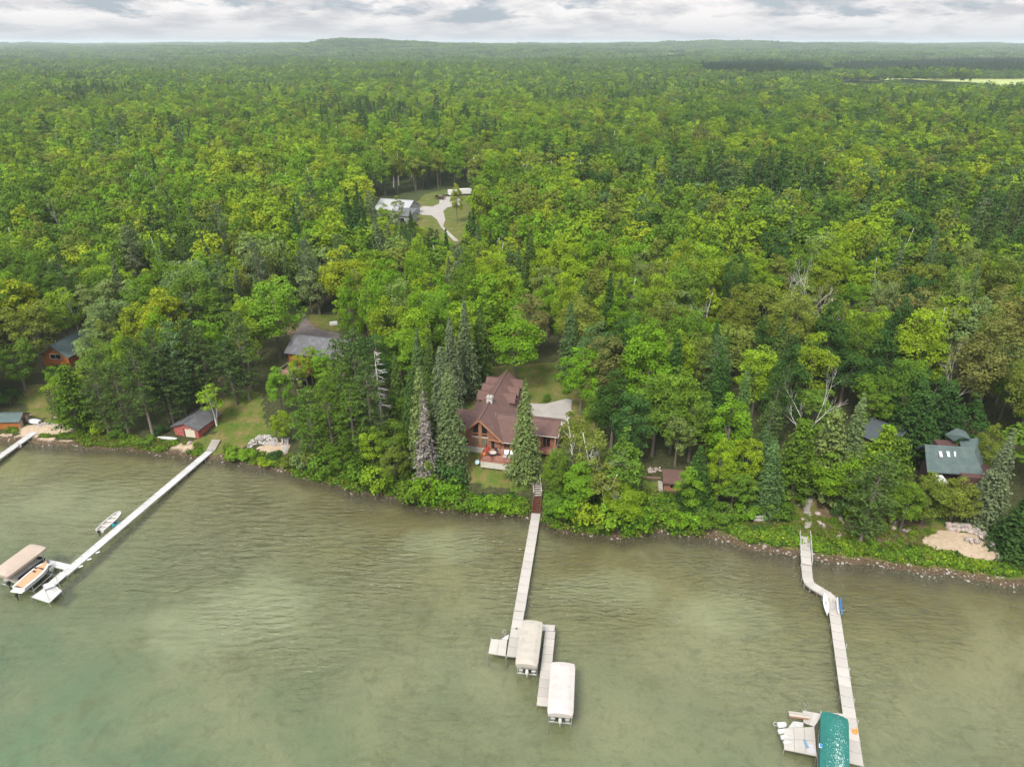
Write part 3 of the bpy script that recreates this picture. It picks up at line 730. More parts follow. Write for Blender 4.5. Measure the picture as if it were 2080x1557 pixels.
 ('broadleaf_tree', 778, 412, 11, 6, 'lime', 'lime green tree at the left end of the pale house'),
 ('broadleaf_tree', 852, 452, 9, 6, 'yellow', 'yellow green tree in front of the garage of the pale house'),
 ('broadleaf_tree', 926, 376, 15, 6.5, 'yellow', 'golden tree standing between the two white trailers'),
 ('broadleaf_tree', 796, 425, 12, 7, 'pale', 'pale green tree in front of the pale house roof'),
 ('broadleaf_tree', 832, 440, 11, 7, 'olive', 'olive tree in front of the right part of the pale house'),
 ('broadleaf_tree', 602, 722, 9, 5, 'lime', 'lime green tree before the left corner of the grey roofed house'),
 ('dead_tree', 1590, 522, 22, 9, 'dead', 'left one of the two white bare trees in the right wood'),
 ('dead_tree', 1672, 522, 22, 10, 'dead', 'right one of the two white bare trees in the right wood'),
 ('dead_tree', 1628, 556, 17, 5, 'dead', 'small bare tree between the two white bare trees'),
 ('dead_tree', 1655, 745, 20, 7.5, 'dead', 'spreading bare white tree above the bright soft pine'),
 ('dead_tree', 1975, 690, 19, 5, 'dead', 'bare white snag in the dark wood behind the green roofed house'),
 ('dead_tree', 1205, 870, 14, 6.5, 'dead', 'bare forked white tree on the bank right of the log house'),
 ('dead_tree', 1240, 970, 9, 4.5, 'dead', 'small bare white tree low on the centre bank'),
 ('dead_tree', 168, 350, 20, 6, 'dead', 'bare dead tree far off in the left forest'),
 ('dead_tree', 108, 398, 19, 5, 'dead', 'thin bare dead tree in the left forest'),
 ('dead_tree', 1565, 365, 20, 4, 'dead', 'pair of bare trunks in the middle of the far wood'),
 ('dead_pine', 762, 708, 19, 6.5, 'dead', 'bare grey dead pine with feathery branches left of the log house spruces'),
]
for k, tx, ty, h, wd, tone, lab in HERO:
    p = ground(tx, ty, h=h); dmin = 4.0 if 'pine' in k or 'spruce' in k or h > 12 else 2.0
    if shore_d(p.x, p.y) < dmin:        # the line of sight to its top is lower than h at the shore: it is a shorter tree near the water
        a_ = (tx-1040)/F; b_ = (778.5-ty)/F; t_ = p.y/(CP+b_*SP)
        while shore_d(a_*t_, (CP+b_*SP)*t_) < dmin: t_ += .2
        x_, y_ = a_*t_, (CP+b_*SP)*t_; h = HC+(-SP+b_*CP)*t_-Hs(x_, y_); p = Vector((x_, y_, 0))
        if h < 3: print('low tree', k, tx, ty, h); h = 3
    add_tree(k, p.x, p.y, h, wd, tone, lab)

# low bank bushes hanging over the water: centre pixel x, base y, height, width
BANK = [(735, 985, 5, 6, 'mid'), (772, 1000, 6, 6, 'lime'), (805, 990, 8, 7, 'olive'), (838, 1015, 4, 6, 'mid'), (868, 1020, 6, 5.5, 'bright'), (905, 1022, 5.5, 6, 'bright'),
        (940, 1030, 3.4, 4.5, 'mid'), (972, 1034, 2.6, 4, 'bright'), (1004, 1037, 2.8, 4.5, 'bright'), (1038, 1040, 2.6, 3.6, 'bright'), (880, 965, 6, 6, 'mid'), (915, 985, 6.5, 6, 'dark'),
        (800, 940, 9, 7, 'mid'), (760, 950, 9, 6, 'lime'), (700, 960, 8, 7, 'mid'), (640, 955, 5, 5, 'olive'), (665, 965, 5, 6, 'mid'), (620, 950, 4, 4.5, 'pale'),
        (1128, 1050, 5, 4.4, 'mid'), (1150, 1062, 6.5, 6, 'bright'), (1190, 1070, 6, 6, 'lime'), (1225, 1072, 4, 5, 'mid'), (1250, 1075, 6, 6, 'bright'), (1290, 1078, 5, 6, 'bright'),
        (1372, 1070, 3, 5, 'bright'), (1408, 1072, 4, 5, 'bright'), (1435, 1076, 3.6, 4, 'mid'), (1430, 1050, 4, 5, 'mid'), (1465, 1060, 3.5, 5, 'mid'),
        (480, 930, 2.4, 5, 'bright'), (508, 935, 2.3, 4, 'bright'), (560, 935, 2.2, 3, 'dark'), (545, 945, 1.5, 4, 'lime'), (590, 948, 2.5, 4, 'olive'), (1545, 1040, 3.5, 5, 'mid'),
        (1580, 1050, 3, 5, 'mid'), (1510, 1050, 3.5, 5, 'bright'), (205, 880, 3, 4, 'lime'), (240, 890, 2.6, 4, 'mid'), (300, 905, 2.2, 4, 'mid'), (325, 880, 2, 3, 'dark'), (1850, 1050, 3, 4, 'mid'),
        (1740, 1050, 1.6, 2.2, 'bright'), (1700, 1045, 3, 3.5, 'dark'), (20, 820, 4, 6, 'dark'), (1990, 1150, 1.2, 2.4, 'lime'), (700, 900, 10, 7, 'mid'), (745, 890, 11, 7, 'mid'),
        (820, 880, 10, 6, 'mid'), (640, 900, 9, 6, 'mid'), (1150, 800, 2.0, 2.0, 'bright'), (1110, 815, 1.6, 1.8, 'mid')]
for k, (bx, by, h, wd, tone) in enumerate(BANK):
    p = ground(bx, by)
    if k < 40 and shore_d(p.x, p.y) < -.3: p.y += -.3-float(shore_d(p.x, p.y))
    near = 'the lake stairs' if 960 < bx < 1200 else 'the left dock' if bx < 560 else 'the log house' if bx < 1000 else 'the brown shed' if bx < 1480 else 'the right dock'
    add_tree('shrub' if h < 7 else 'broadleaf_tree', p.x, p.y, h, wd, tone, None)
    r = ALL_TREES[-1][0]; r['near'] = near

# ------------------------------------------------------------------ the forest
# outlines (photo pixels) of places that stay open: nothing of the filling woods may stand in or in front of them
CLEAR = [
 [(946, 830), (975, 755), (1015, 735), (1075, 740), (1100, 745), (1140, 745), (1165, 812), (1165, 850), (1150, 890), (1130, 920), (1102, 940), (1102, 1055), (1076, 1055), (1070, 990), (1000, 985), (945, 985)],
 [(1298, 940), (1343, 945), (1394, 948), (1380, 998), (1345, 1010), (1340, 1060), (1310, 1060), (1318, 1000), (1300, 982)],
 [(765, 408), (805, 395), (880, 385), (960, 383), (945, 420), (935, 465), (932, 492), (915, 492), (905, 458), (855, 462), (765, 435)],
 [(98, 678), (122, 676), (145, 690), (145, 745), (105, 742)],
 [(572, 705), (600, 680), (606, 640), (620, 632), (690, 660), (680, 712), (655, 715), (650, 785), (605, 785), (600, 720), (572, 715)],
 [(445, 745), (480, 740), (515, 785), (535, 800), (535, 850), (510, 880), (595, 890), (592, 940), (440, 940), (330, 925), (340, 885), (360, 832), (430, 830), (440, 790)],
 [(0, 828), (40, 832), (85, 770), (110, 850), (175, 850), (180, 900), (130, 910), (0, 900)],
 [(1622, 1003), (1662, 1003), (1690, 1010), (1700, 1060), (1870, 1070), (1910, 1070), (1990, 1075), (2045, 1120), (2080, 1130), (2080, 1200), (1440, 1100), (1450, 1062), (1600, 1062)],
 [(1878, 900), (1940, 866), (1960, 885), (2005, 905), (2005, 945), (1962, 968), (1880, 962)],
 [(1772, 850), (1842, 872), (1838, 892), (1775, 888)], [(1525, 1040), (1560, 1040), (1560, 1062), (1525, 1062)],
]
EXCL = [(at(*p, 6), r) for p, r in (((118, 722), 7), ((135, 715), 6), ((625, 705), 9), ((650, 705), 9), ((600, 712), 7), ((635, 770), 5), ((995, 850), 10), ((1015, 800), 10), ((1090, 880), 9), ((395, 870), 5),
        ((1365, 980), 4.5), ((800, 430), 13), ((830, 430), 12), ((1900, 945), 8), ((1940, 945), 9), ((1980, 940), 8), ((1800, 880), 8), ((20, 855), 4))]
U1 = 1.0
def blocked(x, y, h, r, cone):
    z = Hs(x, y)
    us_, vs_ = [], []
    for f, wf in ((.0, .1), (.15, .4), (.3, .7), (.45, .9 if not cone else .7), (.6, .95 if not cone else .5), (.73, .8 if not cone else .35), (.85, .6 if not cone else .25), (1.0, .15)):
        for sx in (-1, -.5, 0, .5, 1):
            u, v = proj(x+sx*r*wf, y, z+h*f)
            us_.append(u); vs_.append(v)
    U_, V_ = np.array(us_), np.array(vs_)
    for poly in CLEAR:
        if in_poly(U_, V_, poly).any(): return True
    return False

def pick_tone(u, v, X, Y, rg):
    """the mix of greens differs by part of the woods; bluer far off to paint haze"""
    n = wob(X, Y, .019, 3); n2 = wob(X, Y, .05, 7)
    if v < .075+.085*rg.random(): t = [('mid', .36), ('dark', .14), ('blue', .5)]  # bluer mix far off: distance haze put into the leaf colour
    elif v < .3 and u < .55: t = [('yellow', .06), ('lime', .33), ('mid', .27), ('olive', .17), ('bright', .16), ('brown', .01)]
    elif v < .3: t = [('olive', .16), ('mid', .38), ('lime', .2), ('yellow', .03), ('dark', .1), ('brown', .02), ('blue', .05)]
    elif u > .7: t = [('mid', .27), ('olive', .22), ('dark', .17), ('brown', .05), ('lime', .2), ('pale', .06), ('blue', .03)]
    elif v < .42: t = [('lime', .3), ('bright', .18), ('mid', .24), ('yellow', .08), ('olive', .1), ('pale', .1)]
    else: t = [('mid', .3), ('bright', .2), ('lime', .2), ('dark', .12), ('olive', .12), ('pale', .06)]
    ks = [a for a, _ in t]; ws = [b for _, b in t]
    for i, k in enumerate(ks):
        if n > .25 and k in ('yellow', 'lime', 'bright'): ws[i] *= 2.8
        if n < -.25 and k in ('dark', 'mid', 'blue'): ws[i] *= 2.8
        if n2 > .4 and k in ('olive', 'brown'): ws[i] *= 2
    return rg.choices(ks, ws)[0]

rg = random.Random(77)
HEROXY = [(t[4], t[5], t[0].scale[0]*(PROTO[t[1]][0][3])*(1.25 if t[1] == 'dead_tree' else 1)) for t in ALL_TREES if t[1] != 'shrub']
near_pts = []
sp = 6.6
for gy in np.arange(92, 262, sp*.9):
    for gx in np.arange(-260, 262, sp):
        x = gx+rg.uniform(-.42, .42)*sp+(int(gy/sp) % 2)*sp*.5; y = gy+rg.uniform(-.42, .42)*sp
        if abs(x) > .8*y+24: continue
        d = float(shore_d(x, y))
        if d < 5: continue
        near_pts.append((x, y, d))
near_pts.sort(key=lambda p: p[1])
fill_near, fill_rest = [], []
n_leaf = sum(1 for t in ALL_TREES if t[1] == 'broadleaf_tree'); n_con = 0
for x, y, d in near_pts:
    if any((x-e.x)**2+(y-e.y)**2 < r*r for e, r in EXCL): continue
    con = wob(x, y, .03, 5)+rg.uniform(-.5, .5) > .55
    kind = ('spruce_tree' if rg.random() < .65 else 'pine_tree') if con else ('birch_tree' if rg.random() < .04 else 'dead_tree' if rg.random() < .012 else 'broadleaf_tree')
    h = rg.uniform(12.5, 22.5); wd = rg.uniform(6.5, 13)
    if con: h = rg.uniform(16, 22); wd = h*.3
    if kind == 'birch_tree': wd = 6.5
    if kind == 'dead_tree': wd = 5
    if any((x-a)**2+(y-b)**2 < (.33*(wd+c))**2 for a, b, c in HEROXY if abs(a-x) < 12 and abs(b-y) < 12): continue
    ok = False
    for k in (1, .72, .5, .3):
        if not blocked(x, y, h*k, wd/2*(.5+k*.5), con): ok = True; break
    if not ok: continue
    if k < 1: h *= k; wd *= (.45+k*.5)
    u, v = proj(x, y, Hs(x, y)+h*.8)
    tone = pick_tone(u/2080, v/1557, x, y, rg) if not con else rg.choice(('needle', 'dark', 'blue', 'needle', 'grey'))
    if kind == 'dead_tree': tone = 'dead'
    vis = -60 < u < 2140
    rec = (kind, x, y, h, wd, tone)
    if h < 7 and kind == 'broadleaf_tree': kind = 'shrub'; rec = (kind,)+rec[1:]
    lim = {'broadleaf_tree': 300-n_leaf-len([1 for r in fill_near if r[0] == 'broadleaf_tree'])}.get(kind, 999)
    if vis and y < 205 and lim > 0: fill_near.append(rec)
    else: fill_rest.append(rec)
for rec in fill_near: add_tree(rec[0], *rec[1:], None)

# labels for the woods' trees: colour, size, kind, and the landmark they stand by
LM = [('the small orange log cabin', 122, 715, 7), ('the red boathouse', 395, 870, 3), ('the grey roofed house', 625, 705, 7), ('the brown log house', 1005, 830, 6), ('the concrete driveway', 1130, 835, 6),
      ('the small brown shed', 1365, 980, 3), ('the dark slate roof', 1805, 875, 8), ('the green roofed house', 1935, 930, 7), ('the stone steps', 1645, 1040, 3), ('the pale house in the clearing', 810, 425, 10), ('the rear lawn', 1120, 770, 6)]
LMW = [(n, at(x, y, z)) for n, x, y, z in LM]
for r, kind, tone, h, x, y, lab in ALL_TREES:
    if lab is None:
        u, v = proj(x, y, Hs(x, y)+h*.6)
        n, p = min(LMW, key=lambda q: (q[1].x-x)**2+(q[1].y-y)**2)
        dx, dy = x-p.x, y-p.y; dist = math.hypot(dx, dy)
        a = (math.degrees(math.atan2(dx, dy))+360) % 360
        side = ['straight behind', 'behind and right of', 'right of', 'in front and right of', 'in front of', 'in front and left of', 'left of', 'behind and left of'][int(((a+22.5) % 360)//45)]
        far = ['close ', '', 'some way ', 'well ', 'far '][min(4, int(dist/14))]
        size = 'small' if h < (2.5 if kind == 'shrub' else 13) else 'tall' if h > 18.5 else ('broad' if r.scale[0] > 1.02 else 'medium')
        lab = f"{size} {WORDS[tone]} {KINDWORD[kind]} {far}{side} {n}"
        if len(lab.split()) > 16: lab = lab.replace('birch with white stems', 'birch')
        if len(lab.split()) > 16: lab = lab.replace('straight ', '').replace('leafy tree', 'tree').replace('open crowned ', '')
        if r.get('near'): lab = f"{size} {WORDS[tone]} {KINDWORD[kind]} on the bank near {r['near']}"
    if 'near' in r: del r['near']
    r['label'] = lab
    r['group'] = {'shrub': 'bushes of the banks and gardens', 'broadleaf_tree': 'leafy trees of the lakeside woods', 'spruce_tree': 'spruces of the lakeside woods', 'pine_tree': 'pines of the lakeside woods',
                  'birch_tree': 'birches of the lakeside woods', 'dead_tree': 'bare dead trees in the woods', 'white_pine': 'soft pines by the shore'}.get(kind, '') or kind.replace('_', ' ')+'s'

same = {}
for t_ in ALL_TREES: same.setdefault(t_[0]['label'], []).append(t_)
for lab, ts in same.items():
    if len(ts) < 2: continue
    ts.sort(key=lambda q: proj(q[4], q[5], Hs(q[4], q[5])+q[3]*.6)[0]); n = len(ts)
    NUM = ('two', 'three', 'four', 'five', 'six', 'seven', 'eight'); ORD = ('', 'second', 'third', 'fourth', 'fifth', 'sixth', 'seventh')
    for i, t_ in enumerate(ts):
        w_ = {0: 'leftmost', n-1: 'rightmost'}.get(i, 'middle' if n == 3 else ORD[min(i, 6)]+' from left') if n > 2 else ('left', 'right')[i]
        l = f"{w_} of {NUM[min(n-2, 6)]}: {lab}"
        if len(l.split()) > 16: l = l.replace('leafy tree', 'tree').replace('with white stems ', '').replace('straight ', '')
        if len(l.split()) > 16: l = l.replace('some way ', '').replace(' in the clearing', '').replace('bare ', '').replace(' on the bank', '').replace('the small orange log cabin', 'the log cabin').replace('open crowned ', '')
        if len(l.split()) > 16: l = l.replace('the pale house', 'the pale house').replace('brownish green', 'brownish').replace('the grey roofed house', 'the grey house').replace('the green roofed house', 'the green house').replace('the brown log house', 'the log house').replace('the dark slate roof', 'the slate roof').replace('the concrete driveway', 'the driveway').replace('medium ', '').replace('and right of', 'right of').replace('and left of', 'left of')
        t_[0]['label'] = l

# unlinked prototypes that the far forest draws
def pcoll(name, meshes):
    c = bpy.data.collections.new(name)
    for i, me in enumerate(meshes):
        o = bpy.data.objects.new(f'{name}_{i:02d}', me); c.objects.link(o)
    return c

def joined(q, tn, wood, wmat, name):
    """foliage quads and wood in one mesh with two materials"""
    me = quads_mesh(name, q, LEAF_I, tn)
    if wood is None: return me
    import bmesh
    bm = bmesh.new(); bm.from_mesh(me); n0 = len(bm.faces)
    wm = wood.mesh('w', None); bm.from_mesh(wm)
    bm.faces.ensure_lookup_table()
    for f in bm.faces[n0:]: f.material_index = 1
    bm.to_mesh(me); bm.free(); me.materials.append(wmat)
    return me

mids = []
for i, sh_ in enumerate(['round', 'oval', 'oval', 'vase', 'round', 'oval', 'cone', 'round']):
    q, tn, C = broadleaf(211+i, 20, 5.0, .25, sh_, 34, 1.6, 44, .66, tv=.07, jt=.42)
    mids.append(joined(q, tn, trunk_limbs(i, 20, C, .25, 0, .6, 3), BARK, 'mid_leafy'))
for i in range(3):
    q, tn = spruce(221+i, 22, 3.4, .08, 24, .75, .8, .35)
    mids.append(joined(q, tn, None, BARK, 'mid_spruce'))
for i in range(2):
    q, tn, mb = pine(231+i, 23, 4, .35, 11, .75, 5, 'round', .08, 5)
    mids.append(joined(q, tn, mb, BARK_P, 'mid_pine'))
db = dead_branching(3, 17, .4, .17, 4, .4).mesh('mid_dead', BARK_W)
mids.append(db)
q, tn, C = broadleaf(241, 18, 3.4, .3, 'oval', 24, 1.2, 30, .6, .1)
mids.append(joined(q, tn, trunk_limbs(3, 18, C, .2, .6, .9, 5), BARK_W, 'mid_birch'))
fars = []
for i, sh_ in enumerate(['round', 'oval', 'round', 'oval', 'cone', 'round']):
    q, tn, C = broadleaf(311+i, 20, 5.2, .35, sh_, 20, 2.0, 12, 1.25, tv=.05, jt=.35)
    fars.append(quads_mesh('far_leafy', q, LEAF_I, tn))
for i in range(2):
    q, tn = spruce(321+i, 22, 3.4, .2, 12, .6, 1.4, .3)
    fars.append(quads_mesh('far_spruce', q, LEAF_I, tn))
patches = []
for i in range(6):
    rs = np.random.RandomState(400+i); Qs, Ts = [], []
    for a in range(6):
        for b_ in range(6):
            x0, y0 = (a-2.5)*11+rs.uniform(-4, 4), (b_-2.5)*11+rs.uniform(-4, 4); h_ = rs.uniform(13, 21); R_ = rs.uniform(4.5, 6.5); tb = rs.normal(.52, .16)
            m = 26; d = rnd_dirs(rs, m); d[:, 2] = np.abs(d[:, 2])
            P = d*np.array([R_, R_, 6.5])*rs.uniform(.75, 1.05, (m, 1))+np.array([x0, y0, h_-7])
            Qs.append(cards(rs, P, d+np.array([0, 0, .4]), 3.4, .45)); Ts.append(np.clip(tb+rs.normal(0, .08, m), .05, 1.2))
    patches.append(quads_mesh('grove', np.concatenate(Qs), LEAF_I, np.concatenate(Ts)))

def scatter(name, label, P, idx, rot, scl, tint, coll):
    me = bpy.data.meshes.new(name); n = len(P)
    me.vertices.add(n); me.vertices.foreach_set('co', np.asarray(P, np.float32).ravel())
    for nm, typ, dat, key in (('idx', 'INT', np.asarray(idx, np.int32), 'value'), ('rot', 'FLOAT_VECTOR', np.asarray(rot, np.float32).ravel(), 'vector'),
                              ('scl', 'FLOAT_VECTOR', np.asarray(scl, np.float32).ravel(), 'vector')):
        a = me.attributes.new(nm, typ, 'POINT'); a.data.foreach_set(key, dat)
    a = me.attributes.new('tint', 'FLOAT_COLOR', 'POINT'); c4 = np.ones((n, 4), np.float32); c4[:, :3] = tint; a.data.foreach_set('color', c4.ravel())
    o = bpy.data.objects.new(name, me); COL.objects.link(o)
    g = bpy.data.node_groups.new(name+'_nodes', 'GeometryNodeTree')
    g.interface.new_socket('Geometry', in_out='INPUT', socket_type='NodeSocketGeometry'); g.interface.new_socket('Geometry', in_out='OUTPUT', socket_type='NodeSocketGeometry')
    N = g.nodes; L = g.links
    gi = N.new('NodeGroupInput'); go = N.new('NodeGroupOutput'); io = N.new('GeometryNodeInstanceOnPoints'); ci = N.new('GeometryNodeCollectionInfo')
    ci.inputs['Collection'].default_value = coll; ci.inputs['Separate Children'].default_value = True; ci.inputs['Reset Children'].default_value = True
    def na(nm, t):
        x = N.new('GeometryNodeInputNamedAttribute'); x.data_type = t; x.inputs['Name'].default_value = nm; return x.outputs['Attribute']
    e2r = N.new('FunctionNodeEulerToRotation')
    mp = N.new('GeometryNodeMeshToPoints'); L.new(gi.outputs[0], mp.inputs[0])
    L.new(mp.outputs[0], io.inputs['Points']); L.new(ci.outputs[0], io.inputs['Instance']); io.inputs['Pick Instance'].default_value = True
    L.new(na('idx', 'INT'), io.inputs['Instance Index']); L.new(na('rot', 'FLOAT_VECTOR'), e2r.inputs[0]); L.new(e2r.outputs[0], io.inputs['Rotation'])
    L.new(na('scl', 'FLOAT_VECTOR'), io.inputs['Scale']); L.new(io.outputs[0], go.inputs[0])
    m = o.modifiers.new('scatter', 'NODES'); m.node_group = g
    tag(o, label, None, None, 'stuff')
    return o

FIELDS = [[(1240, 108), (1400, 107), (1400, 112), (1240, 113)], [(1690, 159), (2110, 159), (2110, 188), (1700, 186)]]
TN = list(TONES)
def forest(name, label, y0, y1, spacing, coll, kinds, margin=1.0, extra=None, seed=9):
    rs = np.random.RandomState(seed)
    ys = np.arange(y0, y1, spacing*.88); P = []
    for i, y in enumerate(ys):
        half = .78*y+30*margin+60; xs = np.arange(-half, half, spacing)+(i % 2)*spacing/2
        P.append(np.stack([xs, np.full(len(xs), y)], 1))
    P = np.concatenate(P)+rs.uniform(-.42, .42, (sum(map(len, P)), 2))*spacing
    Z = H(P[:, 0], P[:, 1]); u, v = proj(P[:, 0], P[:, 1], Z+8)
    keep = shore_d(P[:, 0], P[:, 1]) > 6
    for f in FIELDS: keep &= ~in_poly(u, v, f)
    if y0 < 1000:     # the clearing of the pale house
        for i in np.nonzero(keep & (P[:, 1] < 480) & (u > 700) & (u < 1000))[0]:
            if any((P[i, 0]-e.x)**2+(P[i, 1]-e.y)**2 < r*r for e, r in EXCL) or blocked(P[i, 0], P[i, 1], 17, 4, False): keep[i] = False
    P, Z, u, v = P[keep], Z[keep], u[keep], v[keep]; n = len(P)
    con = (wob(P[:, 0], P[:, 1], .012, 5)+rs.uniform(-.5, .5, n)) > .72
    # a dark pine plantation in the distance
    plant = in_poly(u, v, [(1420, 137), (1560, 130), (1660, 134), (1690, 158), (1430, 152)]) | in_poly(u, v, [(1690, 135), (2080, 120), (2080, 156), (1690, 150)])
    con |= plant
    rgx = random.Random(seed); tint = np.zeros((n, 3)); idx = np.zeros(n, int); scl = np.ones((n, 3))
    for i in range(n):
        tn = pick_tone(u[i]/2080, v[i]/1557, P[i, 0], P[i, 1], rgx)
        if con[i]: tn = rgx.choice(('needle', 'dark', 'blue', 'dark')); idx[i] = rgx.choice(kinds[1])
        else: idx[i] = rgx.choice(kinds[0])
        if kinds[2] is not None and rgx.random() < .014: idx[i] = kinds[2]; 
        k = rgx.uniform(.82, 1.2); c = TONES[tn]; tint[i] = (c[0]*k, c[1]*k, c[2]*k)
        if plant[i]: tint[i] = (.035, .075, .035)
        s_ = rgx.uniform(.68, 1.3); q_ = spacing/7.2 if kinds[3] else 1
        scl[i] = (s_*rgx.uniform(.85, 1.15)*max(1, q_*.9), s_*rgx.uniform(.85, 1.15)*max(1, q_*.9), rgx.uniform(.68, 1.12))
        if con[i]: scl[i, :2] *= .9
    rot = np.zeros((n, 3)); rot[:, 2] = rs.uniform(0, 6.28, n)
    pts = np.column_stack([P, Z-.2])
    if extra:
        E = np.array([(r[1], r[2], Hs(r[1], r[2])-.2) for r in extra]); pts = np.vstack([pts, E])
        idx = np.concatenate([idx, [8+rgx.randrange(3) if r[0] == 'spruce_tree' else 11+rgx.randrange(2) if r[0] == 'pine_tree' else 13 if r[0] == 'dead_tree' else 14 if r[0] == 'birch_tree' else rgx.randrange(8) for r in extra]])
        rot = np.vstack([rot, [(0, 0, rgx.uniform(0, 6.28)) for r in extra]])
        scl = np.vstack([scl, [(r[4]/(7 if 'spruce' in r[0] else 10), r[4]/(7 if 'spruce' in r[0] else 10), r[3]/20) for r in extra]])
        tint = np.vstack([tint, [TONES[r[5]] for r in extra]])
    scatter(name, label, pts, idx, rot, scl, tint, coll)
    return n

cm_, cf_, cp_ = pcoll('mid_trees', mids), pcoll('far_trees', fars), pcoll('groves', patches)
n1 = forest('forest', 'unbroken mixed green forest rising behind the lakeside lots', 262, 800, 7.6, cm_, (list(range(8))+[14], [8, 9, 10, 11, 12], 13, False), extra=fill_rest)
n2 = forest('distant_forest', 'paler green forest stretching over the plain beyond the nearer woods', 800, 2300, 9.6, cf_, (list(range(6)), [6, 7], None, True), seed=10)
n3 = forest('far_forest', 'hazy blue green forest reaching the horizon and its low hills', 2300, 9500, 56, cp_, ([0, 1, 2, 3, 4, 5], [0, 1, 2], None, False), seed=11)
print('forest', n1, n2, n3, 'near', len(fill_near), 'rest', len(fill_rest))

# ------------------------------------------------------------------ haze
hz = MB(); hz.box(-11000, 11000, -500, 15500, -6, 105)
hm = bpy.data.materials.new('haze_air'); hm.use_nodes = True; ht = NT(hm.node_tree)
for n in list(ht.n):
    if n.type == 'BSDF_PRINCIPLED': ht.n.remove(n)
pv = ht.add('ShaderNodeVolumePrincipled'); pv.inputs['Density'].default_value = 9.5e-5; pv.inputs['Color'].default_value = (.86, .93, 1, 1); pv.inputs['Anisotropy'].default_value = .2
ht.link(pv.outputs[0], [n for n in ht.n if n.type == 'OUTPUT_MATERIAL'][0].inputs['Volume'])
hzo = hz.build('haze', hm); tag(hzo, kind='stuff')

# ------------------------------------------------------------------ buildings
M = {}
M['shingle'] = mat('brown_shingle', (.12, .068, .056), .9, .1, 1.2, stripes=(1, .32), grime=((.155, .1, .085), .5, .35))
M['log'] = mat('cedar_log', (.29, .14, .088), .75, .14, 2, stripes=(2, .24), grime=((.17, .07, .04), .8, .35))
M['trim'] = mat('cedar_trim', (.36, .17, .1), .7, .1, 2)
M['white'] = mat('cream_paint', (.45, .42, .36), .7, .06, 2, grime=((.3, .26, .2), 1.2, .4))
M['stone'] = mat('chimney_stone', (.5, .46, .43), .9, .15, 4, bump=.8, bscale=6, grime=((.25, .22, .2), 3, .6))
M['glass'] = mat('window_glass', (.012, .014, .015), .06, .1, 1, spec=.7)
M['curtain'] = mat('curtained_glass', (.12, .13, .09), .2, .3, 3, spec=.6)
M['deckwood'] = mat('red_deck_wood', (.34, .165, .115), .7, .12, 2, stripes=(1, .28))
M['railwood'] = mat('red_rail_wood', (.24, .085, .055), .7, .1, 2)
M['concrete'] = mat('concrete', (.27, .25, .225), .9, .08, .6, grime=((.25, .22, .19), .35, .5))
M['asphalt'] = mat('old_asphalt', (.11, .095, .09), .95, .15, .7, grime=((.17, .13, .1), .5, .5))
M['darkslate'] = mat('dark_slate', (.06, .072, .076), .9, .1, 1.2, stripes=(1, .3))
M['slate'] = mat('grey_shingle', (.1, .1, .106), .9, .1, 1.2, stripes=(1, .3), grime=((.19, .19, .19), .6, .3))
M['greenroof'] = mat('green_grey_shingle', (.075, .105, .1), .9, .1, 1.2, stripes=(1, .3), grime=((.12, .14, .12), .6, .3))
M['paleroof'] = mat('pale_metal_roof', (.33, .33, .33), .6, .08, 1, stripes=(0, .6))
M['orange'] = mat('orange_log', (.37, .13, .03), .7, .15, 2, stripes=(2, .26))
M['redwall'] = mat('faded_red_boards', (.33, .085, .07), .85, .14, 2, stripes=(2, .22), grime=((.4, .2, .17), 1.5, .4))
M['creamdoor'] = mat('cream_door', (.55, .5, .38), .7, .06, 2, stripes=(2, .5))
M['greywall'] = mat('grey_siding', (.3, .31, .32), .8, .06, 2, stripes=(2, .25))
M['darkred'] = mat('dark_red_siding', (.07, .035, .03), .8, .1, 2)
M['dark'] = mat('dark_plastic', (.03, .03, .032), .5, .1, 3)
M['steel'] = mat('galvanised_steel', (.5, .5, .5), .35, .1, 3, metal=.6)
M['dockw'] = mat('white_dock_deck', (.41, .4, .385), .7, .05, 1.2, grime=((.3, .285, .26), .8, .6))
M['docktan'] = mat('tan_dock_deck', (0.36, 0.333, 0.297), .75, .05, 1.2, grime=((.33, .3, .26), .8, .45))
M['greywood'] = mat('weathered_wood', (.36, .33, .29), .9, .15, 3, grime=((.2, .17, .14), 2, .4))
M['brownwood'] = mat('stained_wood', (.14, .05, .032), .8, .15, 3)
M['canvas'] = mat('tan_canvas', (.34, .31, .262), .85, .05, .6, grime=((.28, .25, .21), .7, .7))
M['canvasw'] = mat('pale_canvas', (.385, .35, .325), .85, .05, .5, grime=((.33, .295, .27), .7, .7))
M['canvasb'] = mat('taupe_canvas', (.33, .265, .21), .85, .05, .6, grime=((.38, .32, .26), .5, .4))
M['boatw'] = mat('white_gelcoat', (0.54, 0.531, 0.513), .3, .04, 1, spec=.5)
M['vinyl'] = mat('cream_vinyl', (.5, .46, .4), .6, .06, 2)
M['cover'] = mat('orange_tan_cover', (.48, .28, .16), .8, .08, 1.5)
M['blue'] = mat('blue_paint', (.03, .16, .4), .4, .08, 2)
M['teal'] = mat('teal_plastic', (.04, .24, .27), .5, .1, 2)
M['orangep'] = mat('orange_plastic', (.9, .25, .02), .5, .05, 3)
M['red'] = mat('red_flowers', (.5, .04, .03), .7, .25, 9)
M['rock'] = mat('field_stone', (.3, .265, .235), .9, .25, 1.1, bump=.6, bscale=5, grime=((.27, .26, .22), 1.3, .5))
M['rockp'] = mat('pinkish_stone', (.36, .285, .25), .9, .18, 1.1, bump=.6, bscale=5)
M['terra'] = mat('terracotta', (.45, .16, .08), .8, .1, 3)
M['ltblue'] = mat('pale_blue_dish', (.45, .58, .6), .5, .06, 3)
